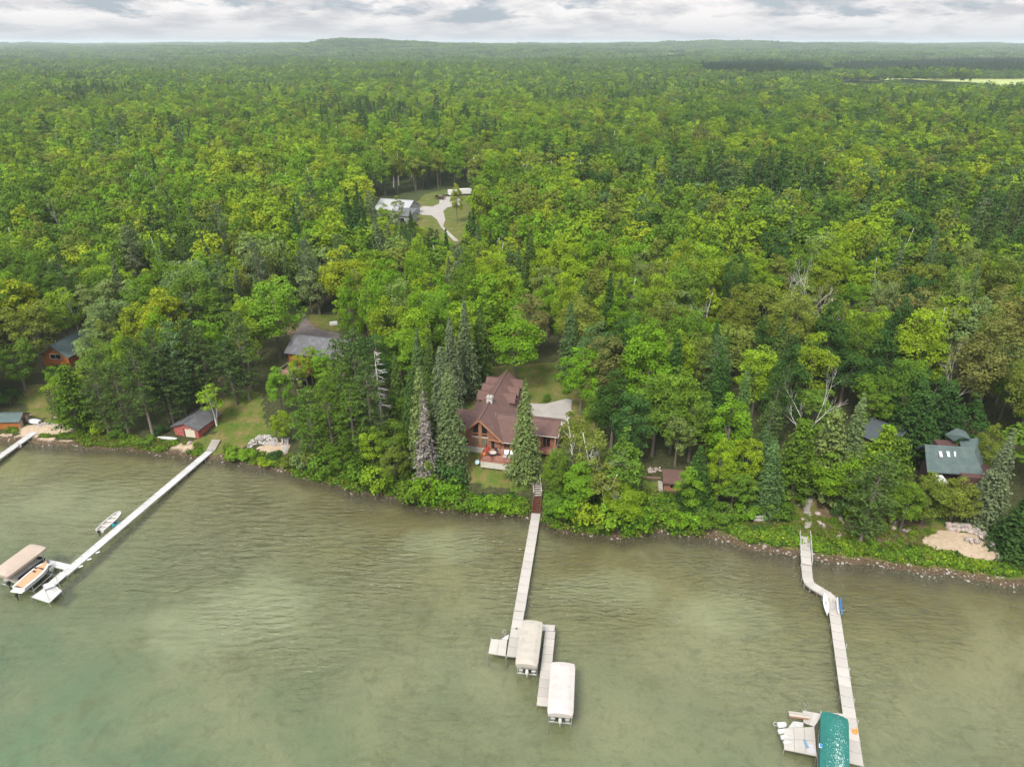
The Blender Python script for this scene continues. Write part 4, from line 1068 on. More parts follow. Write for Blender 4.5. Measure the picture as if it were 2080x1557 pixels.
M['block'] = mat('brown_block', (.2, .12, .09), .9, .12, 1.5, stripes=(2, .35))
M['sandm'] = mat('fine_sand', (.44, .34, .25), .95, .12, .8)
def canopy_green():
    m, t, b = new_mat('green_canvas_with_droppings')
    tc = t.add('ShaderNodeTexCoord').outputs['Object']
    base = t.ramp(t.noise(tc, .8, 4), [(.3, (.006, .1, .082)), (.7, (.01, .135, .11))])
    mp = t.add('ShaderNodeMapping'); t.link(tc, mp.inputs[0]); mp.inputs['Scale'].default_value = (1.3, .8, 1); mp.inputs['Rotation'].default_value = (0, 0, .7)
    sp1 = t.noise(mp.outputs[0], 5.5, 4, .7, .6); sp2 = t.noise(tc, .7, 3, .6)
    s = t.add('ShaderNodeSeparateXYZ', i_0=tc)
    bias = t.math('SUBTRACT', .1, t.math('MULTIPLY', t.math('ABSOLUTE', t.math('SUBTRACT', s.outputs[0], .35)), .085))
    bias = t.math('SUBTRACT', bias, t.math('MULTIPLY', s.outputs[1], .012))
    f = t.ramp(t.math('ADD', t.math('ADD', sp1, bias), t.math('MULTIPLY', sp2, .12)), [(.71, 0), (.74, 1)])
    c = t.mix(f, base, (.42, .5, .46)); t.link(c, b.inputs['Base Color']); b.inputs['Roughness'].default_value = .8
    return m
M['greencanvas'] = canopy_green()

def slope(mb, x0, x1, y0, z0, y1, z1, th=.22):
    """roof slope over x0..x1 from eave (y0, z0) to ridge (y1, z1)"""
    n = Vector((0, -(z1-z0), abs(y1-y0))); n.y = -math.copysign(abs(z1-z0), y1-y0); n.normalize()
    P = [(x0, y0, z0), (x1, y0, z0), (x1, y1, z1), (x0, y1, z1)]
    if y1 < y0: P = P[::-1]
    return mb.slab(P, -n*th)

def window(parent, x0, x1, z0, z1, y, facing=-1, pane='glass', frame='trim', mull=0, axis='y'):
    """a window on a wall plane y (axis 'y') or x (axis 'x') facing the negative (or positive) side"""
    f = MB(); g = MB(); w_ = .09; d0, d1 = (y, y+facing*.07)
    def bx(m, a0, a1, c0, c1, e0, e1):
        lo, hi = min(e0, e1), max(e0, e1)
        m.box(a0, a1, lo, hi, c0, c1) if axis == 'y' else m.box(lo, hi, a0, a1, c0, c1)
    bx(f, x0, x1, z0, z0+w_, d0, d1); bx(f, x0, x1, z1-w_, z1, d0, d1); bx(f, x0, x0+w_, z0+w_, z1-w_, d0, d1); bx(f, x1-w_, x1, z0+w_, z1-w_, d0, d1)
    for i in range(mull):
        xm = x0+(x1-x0)*(i+1)/(mull+1); bx(f, xm-.03, xm+.03, z0+w_, z1-w_, d0, d1)
    bx(g, x0+w_*.6, x1-w_*.6, z0+w_*.6, z1-w_*.6, d0, y+facing*.03)
    o = f.build('window', M[frame], parent); g.build('pane', M[pane], o); return o

def main_house():
    R_ = empty('log_house', (-5.94, 115.39, 5.2), math.radians(-13), 'large cedar log house with brown shingle roofs, dormers and a glazed front gable', 'house')
    k = .93
    MB().box(-3.95, 3.95, -.02, 21.2, -.6, 1).box(4, 8.05, .18, 8.6, -.6, 1).box(8.1, 13.9, 2.5, 8.6, -.6, 1).box(-7.3, -4.0, 4.4, 8.8, -.6, 1).build('foundation', M['white'], R_)
    b = MB(); P = [(-3.9, 1), (3.9, 1), (3.9, 3.45), (0, 7.08), (-3.9, 3.45)]; n = 5
    b.v = [(x, 0, z) for x, z in P]+[(x, 21.1, z) for x, z in P]
    b.f = [tuple(range(n)), tuple(range(2*n-1, n-1, -1))]+[(i, i+n, (i+1) % n+n, (i+1) % n) for i in range(n)]
    b.build('wall', M['log'], R_)
    MB().box(3.95, 8.0, .22, 5, 1, 2.95).build('wall', M['log'], R_)
    MB().box(8.05, 13.8, 2.6, 8.5, 1, 3.95).build('wall', M['log'], R_)
    g = MB(); g.v = [(13.8, 2.6, 3.95), (13.8, 8.5, 3.95), (13.8, 5.3, 5.4), (13.6, 2.6, 3.95), (13.6, 8.5, 3.95), (13.6, 5.3, 5.4)]; g.f = [(0, 1, 2), (5, 4, 3), (0, 3, 4, 1), (1, 4, 5, 2), (2, 5, 3, 0)]
    g.build('gable_end', M['white'], R_)
    MB().box(-7.2, -3.95, 4.5, 8.7, 1, 3.6).build('wall', M['log'], R_)
    # roofs
    r = MB()
    for s in (-1, 1):
        P = [(s*4.55, -.75, 7.3-k*4.55), (s*4.55, 21.7, 7.3-k*4.55), (0, 21.7, 7.3), (0, -.75, 7.3)]
        if s < 0: P = P[::-1]
        r.slab(P, (s*-.15, 0, -.16))
    roof = r.build('roof', M['shingle'], R_)
    MB().bar((0, -.78, 7.34), (0, 21.7, 7.34), .3, .08).build('ridge_cap', M['shingle'], roof)
    for s in (-1, 1):
        MB().bar((0, -.78, 7.12), (s*4.6, -.78, 7.12-k*4.6), .1, .28).build('rake_board', M['trim'], roof)
    wz = lambda y: 5.7-.456*abs(5.3-y)
    P = [(x, y, wz(y)) for x, y in ((4.35, -.5), (8.3, -.5), (8.3, 1.8), (14.45, 1.8), (14.45, 5.3), (1.3, 5.3), (1.3, .9), (4.0, .9))]
    wr = MB().slab(P, (0, .09, -.18)).build('roof', M['shingle'], R_)
    MB().slab([(1.3, 5.3, 5.7), (14.45, 5.3, 5.7), (14.45, 9.2, wz(9.2)), (1.3, 9.2, wz(9.2))], (0, -.09, -.18)).build('roof', M['shingle'], R_)
    MB().bar((2.0, 5.3, 5.74), (14.5, 5.3, 5.74), .26, .07).build('ridge_cap', M['shingle'], wr)
    for x0, x1, y in ((4.4, 8.3, -.58), (8.35, 14.4, 1.72)): MB().bar((x0, y, wz(y)-.1), (x1, y, wz(y)-.1), .12, .14).build('gutter', M['white'], wr)
    MB().bar((14.5, 1.75, wz(1.75)-.1), (14.5, 5.3, 5.58), .08, .24).bar((14.5, 5.3, 5.58), (14.5, 9.2, wz(9.2)-.1), .08, .24).build('rake_board', M['white'], wr)
    MB().tube([(6.0, 3, wz(3)-.1), (6.0, 3, wz(3)+.45)], .14, 8).build('vent_pipe', M['steel'], wr)
    MB().tube([(1.9, 4.4, 5.4), (1.9, 4.4, 6.3)], .06, 6).build('vent_pipe', M['steel'], wr)
    l = MB(); slope(l, -7.8, -2.2, 3.9, 3.7, 6.6, 5.1); slope(l, -7.8, -2.2, 9.3, 3.7, 6.6, 5.1); l.build('roof', M['shingle'], R_)
    # dormers
    for yc in (13.1, 16.45, 19.8):
        for s in (-1, 1):
            d = MB(); xo = s*3.45
            P = [(yc-1.1, 3.9), (yc+1.1, 3.9), (yc+1.1, 5.15), (yc, 6.15), (yc-1.1, 5.15)]
            d.v = [(xo, a, c) for a, c in P]+[(s*.9, a, c) for a, c in P]
            d.f = [tuple(range(n)), tuple(range(2*n-1, n-1, -1))]+[(i, i+n, (i+1) % n+n, (i+1) % n) for i in range(n)]
            do = d.build('dormer', M['log'], R_)
            rr = MB()
            for q in (-1, 1):
                xs = (s*3.95, s*.7)
                P = [(xs[0], yc+q*1.5, 4.9), (xs[1], yc+q*1.5, 4.9), (xs[1], yc, 6.3), (xs[0], yc, 6.3)]
                if s*q < 0: P = P[::-1]
                rr.slab(P, (0, -q*.06, -.14))
            rr.bar((s*3.98, yc, 6.32), (s*1.0, yc, 6.32), .14, .06)
            rr.build('dormer_roof', M['shingle'], do)
            wn = MB(); wn.box(min(xo, xo+s*.06), max(xo, xo+s*.06), yc-.5, yc+.5, 4.35, 5.25); wn.build('dormer_window', M['glass'], do)
    # chimney
    c = MB().box(-.55, .55, 6.75, 7.75, 4.5, 8.0).build('chimney', M['stone'], R_)
    MB().box(-.65, .65, 6.65, 7.85, 8.0, 8.12).build('chimney_cap', M['concrete'], c)
    for s in (-.28, .28): MB().tube([(s, 7.25, 8.12), (s, 7.25, 8.5)], [.16, .13], 8).build('chimney_pot', M['boatw'], c)
    # great window of the gable: two columns, trapezoid top lights
    for x0, x1, s in ((-1.5, -.25, -1), (.25, 1.5, 1)):
        window(R_, x0, x1, 1.5, 3.05, 0, pane='curtain', mull=2)
        window(R_, x0, x1, 3.4, 3.95, 0)
        zi, zo = (6.5-.93*.25-.05, 6.5-.93*1.5-.05)
        za, zb = (zo, zi) if s < 0 else (zi, zo)
        o = MB().slab([(x0, -.07, 4.05), (x1, -.07, 4.05), (x1, -.07, zb), (x0, -.07, za)], (0, .07, 0)).build('window', M['trim'], R_)
        MB().slab([(x0+.09, -.09, 4.14), (x1-.09, -.09, 4.14), (x1-.09, -.09, zb-.1+(.08 if s < 0 else 0)), (x0+.09, -.09, za-.1+(.08 if s > 0 else 0))], (0, .03, 0)).build('pane', M['glass'], o)
    MB().box(-.16, .16, -.12, -.0, 1, 6.9).build('post', M['trim'], R_)
    MB().box(-1.6, 1.6, -.1, 0, 3.12, 3.34).build('beam', M['white'], R_)
    MB().bar((1.7, -.6, 3.25), (4.4, -.62, 3.0), .14, .2).build('beam', M['trim'], R_)
    window(R_, -3.3, -2.2, 1.6, 2.7, 0); 
    d = MB().box(2.0, 2.9, -.06, 0, 1.0, 3.1).build('door', M['trim'], R_); MB().box(2.12, 2.78, -.085, -.06, 1.1, 3.0).build('door_glass', M['glass'], d)
    MB().box(2.7, 2.76, -.12, -.085, 2.0, 2.12).build('handle', M['steel'], d)
    window(R_, 4.5, 5.7, 1.3, 2.7, .22, mull=1); window(R_, 6.2, 7.6, 1.05, 2.8, .22, mull=1)
    window(R_, 9.0, 10.6, 1.6, 3.2, 2.6, mull=1); window(R_, 11.4, 12.9, 1.2, 3.3, 2.6, mull=1)
    window(R_, 3.6, 4.6, 1.7, 3.0, 13.8, 1, axis='x')
    for x in (8.4, 11, 13.9): MB().bar((x, 1.95, .95), (x, 1.95, 3.95), .2).build('porch_post', M['trim'], R_)
    MB().box(8.1, 14.4, .6, 2.58, .8, 1.0).build('porch_floor', M['deckwood'], R_)
    # deck
    MB().box(1.15, 7.9, -4.45, -.05, .8, 1.0).build('deck', M['deckwood'], R_)
    MB().box(1.2, 7.85, -4.4, -4.3, -.5, .8).box(1.2, 1.3, -4.3, -.1, -.5, .8).box(7.75, 7.85, -4.3, -.1, -.5, .8).build('deck_skirt', M['white'], R_)
    rails = [((1.2, -.3), (1.2, -4.4)), ((1.2, -4.4), (7.85, -4.4)), ((7.85, -4.4), (7.85, -1.5)), ((8.15, .7), (14.3, .7)), ((14.3, .7), (14.3, 2.4))]
    for (x0, y0), (x1, y1) in rails:
        m = MB().bar((x0, y0, 1.95), (x1, y1, 1.95), .1, .06).bar((x0, y0, 1.15), (x1, y1, 1.15), .06)
        L = math.hypot(x1-x0, y1-y0); q = int(L/.3)
        for i in range(q): 
            t = (i+.5)/q; m.bar((x0+(x1-x0)*t, y0+(y1-y0)*t, 1.15), (x0+(x1-x0)*t, y0+(y1-y0)*t, 1.95), .035)
        ro = m.build('railing', M['railwood'], R_)
        for i in range(max(2, int(L/1.8)+1)):
            t = i/max(1, int(L/1.8)) if L > 1.8 else i
            MB().bar((x0+(x1-x0)*t, y0+(y1-y0)*t, .9), (x0+(x1-x0)*t, y0+(y1-y0)*t, 2.05), .11).build('railing_post', M['railwood'], ro)
    return R_
house = main_house()
HM = Matrix.Translation((-5.94, 115.39, 5.2)) @ Matrix.Rotation(math.radians(-13), 4, 'Z')
def hp(x, y, z): return HM @ Vector((x, y, z))

# patio furniture on the deck
t_ = empty('patio_table', hp(3.1, -2.4, 1.0), 0, 'round pale patio table standing on the red deck of the log house', 'table')
MB().prism([(math.cos(a)*.62, math.sin(a)*.62) for a in np.linspace(0, 6.28, 17)[:-1]], .68, .73).build('tabletop', M['canvasw'], t_)
for a in range(4): MB().bar((.35*math.cos(a*1.57+.8), .35*math.sin(a*1.57+.8), .68), (.48*math.cos(a*1.57+.8), .48*math.sin(a*1.57+.8), 0), .05).build('leg', M['dark'], t_)
def patio_chair(x, y, rz, label):
    c = empty('patio_chair', hp(x, y, 1.0), rz+math.radians(-13), label, 'chair', 'dark chairs on the deck')
    MB().box(-.25, .25, -.25, .25, .42, .47).build('seat', M['dark'], c); MB().slab([(-.25, .25, .45), (.25, .25, .45), (.25, .34, 1.0), (-.25, .34, 1.0)], (0, .04, 0)).build('backrest', M['dark'], c)
    for sx in (-.22, .22):
        for sy in (-.22, .22): MB().bar((sx, sy, 0), (sx, sy, .42), .035).build('leg', M['dark'], c)
for x, y, rz, lb in ((3.1, -3.35, math.pi, 'on the lake side of the round patio table'), (2.2, -2.6, 1.9, 'left of the round patio table'), (4.0, -2.2, -1.4, 'right of the round patio table'), (3.3, -1.45, 0, 'between the round patio table and the house door')):
    patio_chair(x, y, rz, 'dark metal patio chair '+lb)
for x, lb in ((5.4, 'left'), (6.5, 'right')):
    c = empty('deck_lounger', hp(x, -2.2, 1.0), math.radians(-13), f'grey cushioned lounger, the {lb} one of two on the red deck', 'lounger', 'loungers on the deck')
    MB().box(-.33, .33, -1.0, .4, .3, .42).build('seat', M['steel'], c); MB().slab([(-.33, .4, .35), (.33, .4, .35), (.33, .95, .85), (-.33, .95, .85)], (0, .04, -.08)).build('backrest', M['steel'], c)
    for sx in (-.28, .28):
        for sy in (-.9, .35): MB().bar((sx, sy, 0), (sx, sy, .3), .05).build('leg', M['dark'], c)
rsf = random.Random(8)
for x, y, s_, m_, lb in ((1.5, -1.7, .34, 'red', 'red flowers in a terracotta pot at the left edge of the deck'), (1.65, -.75, .3, 'red', 'red flowers in a pot by the gable window'), (1.5, -2.9, .32, 'orangep', 'orange flowers in a pot near the front left deck corner')):
    c = empty('flower_pot', hp(x, y, 1.0), 0, lb, 'plant pot', 'flower pots on the deck')
    MB().tube([(0, 0, 0), (0, 0, .35)], [.16, .24], 8).build('pot', M['terra'], c)
    f = MB()
    for _ in range(90):
        d = Vector((rsf.gauss(0, 1), rsf.gauss(0, 1), abs(rsf.gauss(0, 1)))).normalized()*s_; u = Vector((rsf.gauss(0, 1), rsf.gauss(0, 1), rsf.gauss(0, 1))).normalized()*.07; v = u.cross(d).normalized()*.07
        p = d+Vector((0, 0, .45)); f.quad(p-u, p-v, p+u, p+v)
    f.build('blooms', M[m_], c)
p = ground(969, 948)
c = empty('satellite_dish', p, .3, 'pale blue round dish on a short pole on the lawn before the log house', 'dish')
MB().tube([(0, 0, -.2), (0, 0, .9)], .04, 6).build('pole', M['steel'], c)
d = MB(); N_ = 14; d.v = [(0, -.02, 1.0)]+[(math.cos(a)*.42, -.16+math.sin(a)*.15, 1.0+math.sin(a)*.42) for a in np.linspace(0, 6.283, N_+1)[:-1]]
d.f = [(0, 1+i, 1+(i+1) % N_) for i in range(N_)]; d.build('dish_face', M['ltblue'], c)
MB().bar((0, -.1, .7), (0, -.5, 1.0), .03).build('feed_arm', M['dark'], c)

# stones
def stone_mesh(seed, mt):
    rs = np.random.RandomState(seed); V = []; Fc = []; k, r = 7, 4
    V.append((0, 0, -.4))
    for i in range(r):
        ph = -.6+i*.62
        for j in range(k):
            a = 2*math.pi*(j+.5*(i % 2))/k; q = rs.uniform(.82, 1.12)
            V.append((math.cos(a)*math.cos(ph)*q*.5, math.sin(a)*math.cos(ph)*q*.5*.85, math.sin(ph)*.42*q))
    V.append((0, 0, .44))
    for j in range(k): Fc.append((0, 1+(j+1) % k, 1+j)); Fc.append((len(V)-1, 1+(r-1)*k+j, 1+(r-1)*k+(j+1) % k))
    for i in range(r-1):
        for j in range(k): a, b = 1+i*k+j, 1+i*k+(j+1) % k; Fc.append((a, b, b+k, a+k))
    me = bpy.data.meshes.new('stone'); me.from_pydata(V, [], Fc); me.update(); me.materials.append(M[mt]); return me
STONES = [stone_mesh(i, 'rock' if i % 2 else 'rockp') for i in range(8)]
def stone(name, p, s, parent=None, rg_=random.Random(3), flat=1.0):
    o = bpy.data.objects.new(name, STONES[rg_.randrange(8)]); COL.objects.link(o)
    o.location = p; o.rotation_euler = (0, 0, rg_.uniform(0, 6.28)); o.scale = (s*rg_.uniform(.85, 1.3), s*rg_.uniform(.8, 1.1), s*.85*flat)
    if parent: o.parent = parent
    return o
fr = empty('fire_ring', ground(1063, 964), 0, 'small stone fire ring with something orange inside near the top of the lake stairs', 'fire ring')
fr['label'] = 'small stone fire ring holding something orange near the top of the lake stairs'
for i in range(9): stone('stone', (.6*math.cos(i*.7), .6*math.sin(i*.7), .08), .36, fr)
MB().box(-.22, .1, -.2, .15, .05, .3, (.05, .05)).box(.05, .3, -.1, .25, .05, .2, (.04, .04)).build('orange_block', M['orangep'], fr)

# driveways and other sheets lying on the ground
def sheet(name, pts_px, m, lift=.06, kind='structure', z=None, res=1.2):
    """a paved area draped over the ground, outline given in photo pixels"""
    import bmesh
    P = [ground(*p) if z is None else at(p[0], p[1], z) for p in pts_px]
    bm = bmesh.new(); vs = [bm.verts.new((p.x, p.y, 0)) for p in P]; f = bm.faces.new(vs)
    if f.normal.z < 0: f.normal_flip()
    x0, x1, y0, y1 = min(p.x for p in P), max(p.x for p in P), min(p.y for p in P), max(p.y for p in P)
    for ax, lo, hi in ((0, x0, x1), (1, y0, y1)):
        c_ = lo+res*.5
        while c_ < hi:
            co = [0, 0, 0]; co[ax] = c_; no = [0, 0, 0]; no[ax] = 1
            bmesh.ops.bisect_plane(bm, geom=bm.verts[:]+bm.edges[:]+bm.faces[:], plane_co=co, plane_no=no); c_ += res
    for v in bm.verts: v.co.z = max(Hs(v.co.x+dx, v.co.y+dy) for dx in (-.6, 0, .6) for dy in (-.6, 0, .6))+lift
    me = bpy.data.meshes.new(name); bm.to_mesh(me); bm.free(); me.materials.append(m)
    o = bpy.data.objects.new(name, me); COL.objects.link(o); tag(o, kind=kind); return o
sheet('driveway', [(1052, 848), (1068, 820), (1108, 821), (1150, 811), (1162, 812), (1160, 832), (1167, 840), (1138, 870), (1130, 885), (1090, 880)], M['concrete'])
sheet('driveway', [(844, 431), (858.7, 419), (879, 420), (892, 414), (893, 407), (886, 401), (913, 398), (935, 399), (934, 417.7), (909, 422), (900.5, 429), (904.8, 446.5), (900, 460), (932, 490), (922, 490), (896, 462), (887, 446), (876, 438), (858, 437)], M['concrete'], res=3)
sheet('driveway', [(606, 690), (598, 678), (612, 650), (612, 636), (620, 636), (626, 655), (640, 668), (690, 678), (690, 694)], M['asphalt'])
sheet('shed_path', [(1336, 981), (1345, 982), (1346, 1010), (1337, 1010)], M['concrete'], .08)

# ---- neighbouring houses
def frame(p, q, z):
    a, b = at(*p, z), at(*q, z); return a, math.atan2(b.y-a.y, b.x-a.x), (b-a).length

def simple_gable(root, L, W, hw, hr, wall, roof, oh=.5, th=.2, y0=0, x0=0, z0=0):
    """walls 0..L by y0..y0+W, ridge along x"""
    b = MB(); P = [(y0, z0-.8), (y0+W, z0-.8), (y0+W, z0+hw), (y0+W/2, z0+hr-.15), (y0, z0+hw)]; n = 5
    b.v = [(x0, y, z) for y, z in P]+[(x0+L, y, z) for y, z in P]
    b.f = [tuple(range(n))[::-1], tuple(range(n, 2*n))]+[(i, (i+1) % n, (i+1) % n+n, i+n) for i in range(n)]
    b.build('wall', M[wall], root)
    k = (hr-hw)/(W/2); r = MB()
    slope(r, x0-oh, x0+L+oh, y0-oh, z0+hw-k*oh+.05, y0+W/2, z0+hr+.05, th); slope(r, x0-oh, x0+L+oh, y0+W+oh, z0+hw-k*oh+.05, y0+W/2, z0+hr+.05, th)
    ro = r.build('roof', M[roof], root)
    MB().bar((x0-oh, y0+W/2, z0+hr+.08), (x0+L+oh, y0+W/2, z0+hr+.08), .25, .06).build('ridge_cap', M[roof], ro)
    return ro

# small orange log cabin, gable to the lake
p = ground(119, 746); a = empty('log_cabin', p, math.radians(90-6), 'small orange log cabin with a grey green roof among trees on the left', 'cabin')
simple_gable(a, 10, 6.4, 3.2, 5.6, 'orange', 'greenroof', .7, y0=-3.2)
window(a, -1.5, 1.3, 2.0, 3.3, 0, axis='x', mull=1, frame='boatw')
MB().box(-1.3, 0, -3.0, 2.6, 1.0, 1.15).build('balcony', M['orange'], a); MB().bar((-1.3, -3, 1.9), (-1.3, 2.6, 1.9), .1).box(-1.33, -1.27, -3.0, 2.6, 1.2, 1.8).build('railing', M['orange'], a)
MB().box(-.05, .0, -2.0, 2, .1, .95).build('garage_panel', M['darkred'], a)
MB().tube([(3, 1.4, 4.4), (3, 1.4, 5.4)], .1, 6).build('vent_pipe', M['boatw'], a)

# grey roofed house with timber deck
o_, th_, L_ = frame((601, 679), (700, 690), 12.9)
g0 = Hs(o_.x, o_.y); a = empty('grey_roof_house', (o_.x, o_.y, g0), th_, 'orange timber house with a long grey shingle roof behind a raised deck', 'house')
hz_ = 12.9-g0
simple_gable(a, L_+1, 8.4, hz_-2.5, hz_, 'orange', 'slate', .7, y0=-4.2)
for x in (1.0, 3.2, 5.6): window(a, x, x+1.4, .9, 2.3, -4.2, mull=1)
dk = MB().box(.3, 7.5, -9.5, -4.3, .6, .8).build('deck', M['deckwood'], a)
MB().bar((.3, -9.4, 1.7), (7.5, -9.4, 1.7), .12).bar((.3, -9.4, 1.2), (7.5, -9.4, 1.2), .05).bar((.3, -9.4, 1.7), (.3, -4.5, 1.7), .12).box(.4, 7.4, -9.45, -9.4, -.3, .6).build('railing', M['canvas'], dk)
for x in (.4, 3.8, 7.3): MB().bar((x, -9.3, -2), (x, -9.3, .6), .18).build('deck_post', M['boatw'], dk)
hh = Matrix.Translation((o_.x, o_.y, g0)) @ Matrix.Rotation(th_, 4, 'Z')
c = empty('patio_umbrella', hh @ Vector((3.9, -7.6, .8)), 0, 'folded turquoise umbrella on the deck of the grey roofed house', 'umbrella')
MB().tube([(0, 0, 0), (0, 0, 2.4)], .04, 6).build('pole', M['boatw'], c); MB().tube([(0, 0, .9), (0, 0, 1.6), (0, 0, 2.35)], [.3, .22, .05], 8).build('canopy', mat('turquoise_cloth', (.03, .35, .5), .7), c)
for x, lb in ((1.6, 'left of two red deck chairs by the turquoise umbrella'), (2.6, 'right of two red deck chairs by the turquoise umbrella')):
    c = empty('deck_chair', hh @ Vector((x, -6.2, .8)), th_, lb, 'chair', 'red deck chairs')
    MB().slab([(-.3, -.4, .35), (.3, -.4, .35), (.3, .2, .25), (-.3, .2, .25)], (0, 0, -.05)).build('seat', M['red'], c); MB().slab([(-.3, .2, .25), (.3, .2, .25), (.3, .5, 1.0), (-.3, .5, 1.0)], (0, .05, 0)).build('backrest', M['red'], c)
    for sx in (-.3, .3): MB().bar((sx, -.4, 0), (sx, -.4, .5), .06).build('leg', M['red'], c); MB().bar((sx, .35, 0), (sx, .35, .4), .06).build('leg', M['red'], c)

# red boathouse
pl, pr = ground(356, 882), ground(405, 890); zb = min(pl.z, pr.z); pl = at(356, 882, zb); pr = at(405, 890, zb)
th_ = math.atan2(pr.y-pl.y, pr.x-pl.x); W_ = (pr-pl).length
a = empty('boathouse', pl, th_+math.pi/2, 'faded red boathouse with a grey roof and cream door on the left shore', 'boathouse')
simple_gable(a, 7.0, W_, 2.2, 3.3, 'redwall', 'slate', .45, y0=-W_)
d = MB().box(-.06, 0, -W_*.86, -W_*.46, -.1, 1.75).build('garage_door', M['creamdoor'], a)
MB().box(-.05, 0, -W_*.45, -W_*.4, -.1, 1.9).build('door_trim', M['darkred'], a); MB().box(-.1, 0, -W_*.74, -W_*.66, 1.95, 2.05).build('lamp', M['boatw'], a)

# little green roofed hut at the left edge
p = ground(27, 872); a = empty('boat_hut', p, math.radians(2), 'small hut with a green roof and dark door at the left edge of the shore', 'hut')
simple_gable(a, 6.0, 3.6, 1.9, 2.9, 'orange', 'greenroof', .35, x0=-4.4, y0=0)
MB().box(1.6, 1.66, -.1, 3.7, -.3, 1.85).build('end_wall', mat('tan_stucco', (.4, .27, .2), .9, .1, 2), a); MB().box(1.66, 1.72, 1.1, 2.2, 0, 1.8).build('door', M['dark'], a)

# brown garden shed with retaining wall
o_, th_, L_ = frame((1345, 952), (1392, 955), 6.6); g0 = 3.9
a = empty('garden_shed', (o_.x, o_.y, g0), th_, 'small cedar shed with a brown roof at the edge of the bank', 'shed')
MB().box(.3, L_-.2, -3.1, -.2, -.6, 2.1).build('wall', M['log'], a)
MB().slab([(0, -3.6, 2.05), (L_+.2, -3.6, 2.05), (L_+.2, 0, 2.75), (0, 0, 2.75)], (0, .04, -.2)).build('roof', M['shingle'], a)
window(a, 1.2, 2.7, .8, 1.6, -3.1)
w1, w2, w3 = at(1297, 965, 4.9), at(1320, 968, 4.9), at(1343, 969, 4.9)
a = empty('retaining_wall', w1, 0, 'curved brown block retaining wall left of the small cedar shed', 'wall'); 
for q0, q1 in ((w1, w2), (w2, w3)):
    for i in range(4):
        for r_ in range(3):
            s0 = q0.lerp(q1, i/4)-w1; s1 = q0.lerp(q1, (i+.97)/4)-w1; zz_ = -.25-.42*r_
            MB().bar(s0+Vector((0, 0, zz_)), s1+Vector((0, 0, zz_)), .35, .4).build('block', M['block'], a)
rgs = random.Random(12)
a = empty('rock_bed', ground(1330, 958), 0, 'bed of pale rocks behind the brown retaining wall', 'rocks')
for i in range(34):
    q = ground(1317+rgs.random()*25, 952+rgs.random()*10); stone('stone', q-a.location+Vector((0, 0, .15)), rgs.uniform(.3, .6), a)

# green roofed house with skylights, and its slate roofed garage
o_, th_, L_ = frame((1881, 902), (1937, 905.5), 12.3); g0 = 6.0
a = empty('green_roof_house', (o_.x, o_.y, g0), th_, 'dark house with green shingle roofs, a small tower and three white skylights', 'house')
EI0 = (Matrix.Translation((o_.x, o_.y, g0)) @ Matrix.Rotation(th_, 4, 'Z')).inverted(); e_ = at(1881, 958, 8.8)-o_; run = abs(-math.sin(th_)*e_.x+math.cos(th_)*e_.y)
k = (12.3-8.8)/run
MB().box(.5, L_+3.0, -run+1.2, .5, -1, 8.8-g0+.1).build('wall', M['darkred'], a)
MB().slab([(-.2, -run, 8.8-g0), (L_+4.5, -run, 8.8-g0), (L_+3.0, 0, 12.3-g0), (-.2, 0, 12.3-g0)], (0, .1, -.2)).build('roof', M['greenroof'], a)
MB().slab([(-.2, 0, 12.3-g0), (L_+3, 0, 12.3-g0), (L_+3, 2.6, 10-g0), (-.2, 2.6, 10-g0)], (0, -.1, -.2)).build('roof', M['greenroof'], a)
sz = lambda y: 12.3-(y-903.5)/56*3.5+.1
for x in (1906.5, 1921.8, 1936.5):
    q = [(x+2.6, 927.5), (x+9, 928), (x+6.6, 916), (x, 915.5)]
    o = MB().slab([EI0 @ at(a_, b_, sz(b_)) for a_, b_ in q], (0, 0, -.14)).build('skylight', M['steel'], a)
    MB().slab([EI0 @ at(a_*.85+(x+4.5)*.15, b_*.85+921.7*.15, sz(b_*.85+921.7*.15)+.04) for a_, b_ in q], (0, 0, -.05)).build('pane', M['boatw'], o)
tw = empty('tower', (0, 0, 0)); tw.parent = a
MB().box(L_-2.2, L_+1.2, -.2, 2.6, 3, 6.0).build('tower_wall', M['darkred'], tw)
EI = (Matrix.Translation((o_.x, o_.y, g0)) @ Matrix.Rotation(th_, 4, 'Z')).inverted()
E_l = lambda x, y, z: EI @ at(x, y, z)
MB().slab([E_l(1919.7, 881, 12.9), E_l(1938, 894, 12.9), E_l(1955, 886, 14.3), E_l(1944, 868.8, 14.3)], (0, 0, -.2)).slab([E_l(1944, 868.8, 14.3), E_l(1955, 886, 14.3), E_l(1972, 891, 13.2), E_l(1962, 876, 13.2)], (0, 0, -.2)).build('tower_roof', M['greenroof'], tw)
MB().slab([E_l(1970, 964, 8.6), E_l(2004, 944, 8.6), E_l(1986, 889, 12.9), E_l(1948, 893, 12.9)], (0, .1, -.2)).slab([E_l(2004, 944, 8.6), E_l(2022, 925, 9.5), E_l(2000, 885, 11.5), E_l(1986, 889, 12.9)], (0, .1, -.2)).build('roof', M['greenroof'], a)
MB().box(L_+.5, L_+6.3, -4.6, .4, -1, 3.0).build('wall', M['darkred'], a)
MB().box(L_-3.2, L_-2.0, -run-1.8, -run+.4, 1.4, 2.2).build('porch_roof', M['boatw'], a)
o_, th_, L_ = frame((1776, 849), (1842, 877), 10.6); g0 = 6.3
a = empty('slate_roof_garage', (o_.x, o_.y, g0), th_, 'garage with a plain dark slate roof behind pines on the right', 'garage')
simple_gable(a, L_-.5, 8, 2.4, 4.3, 'darkred', 'darkslate', .5, y0=-4)

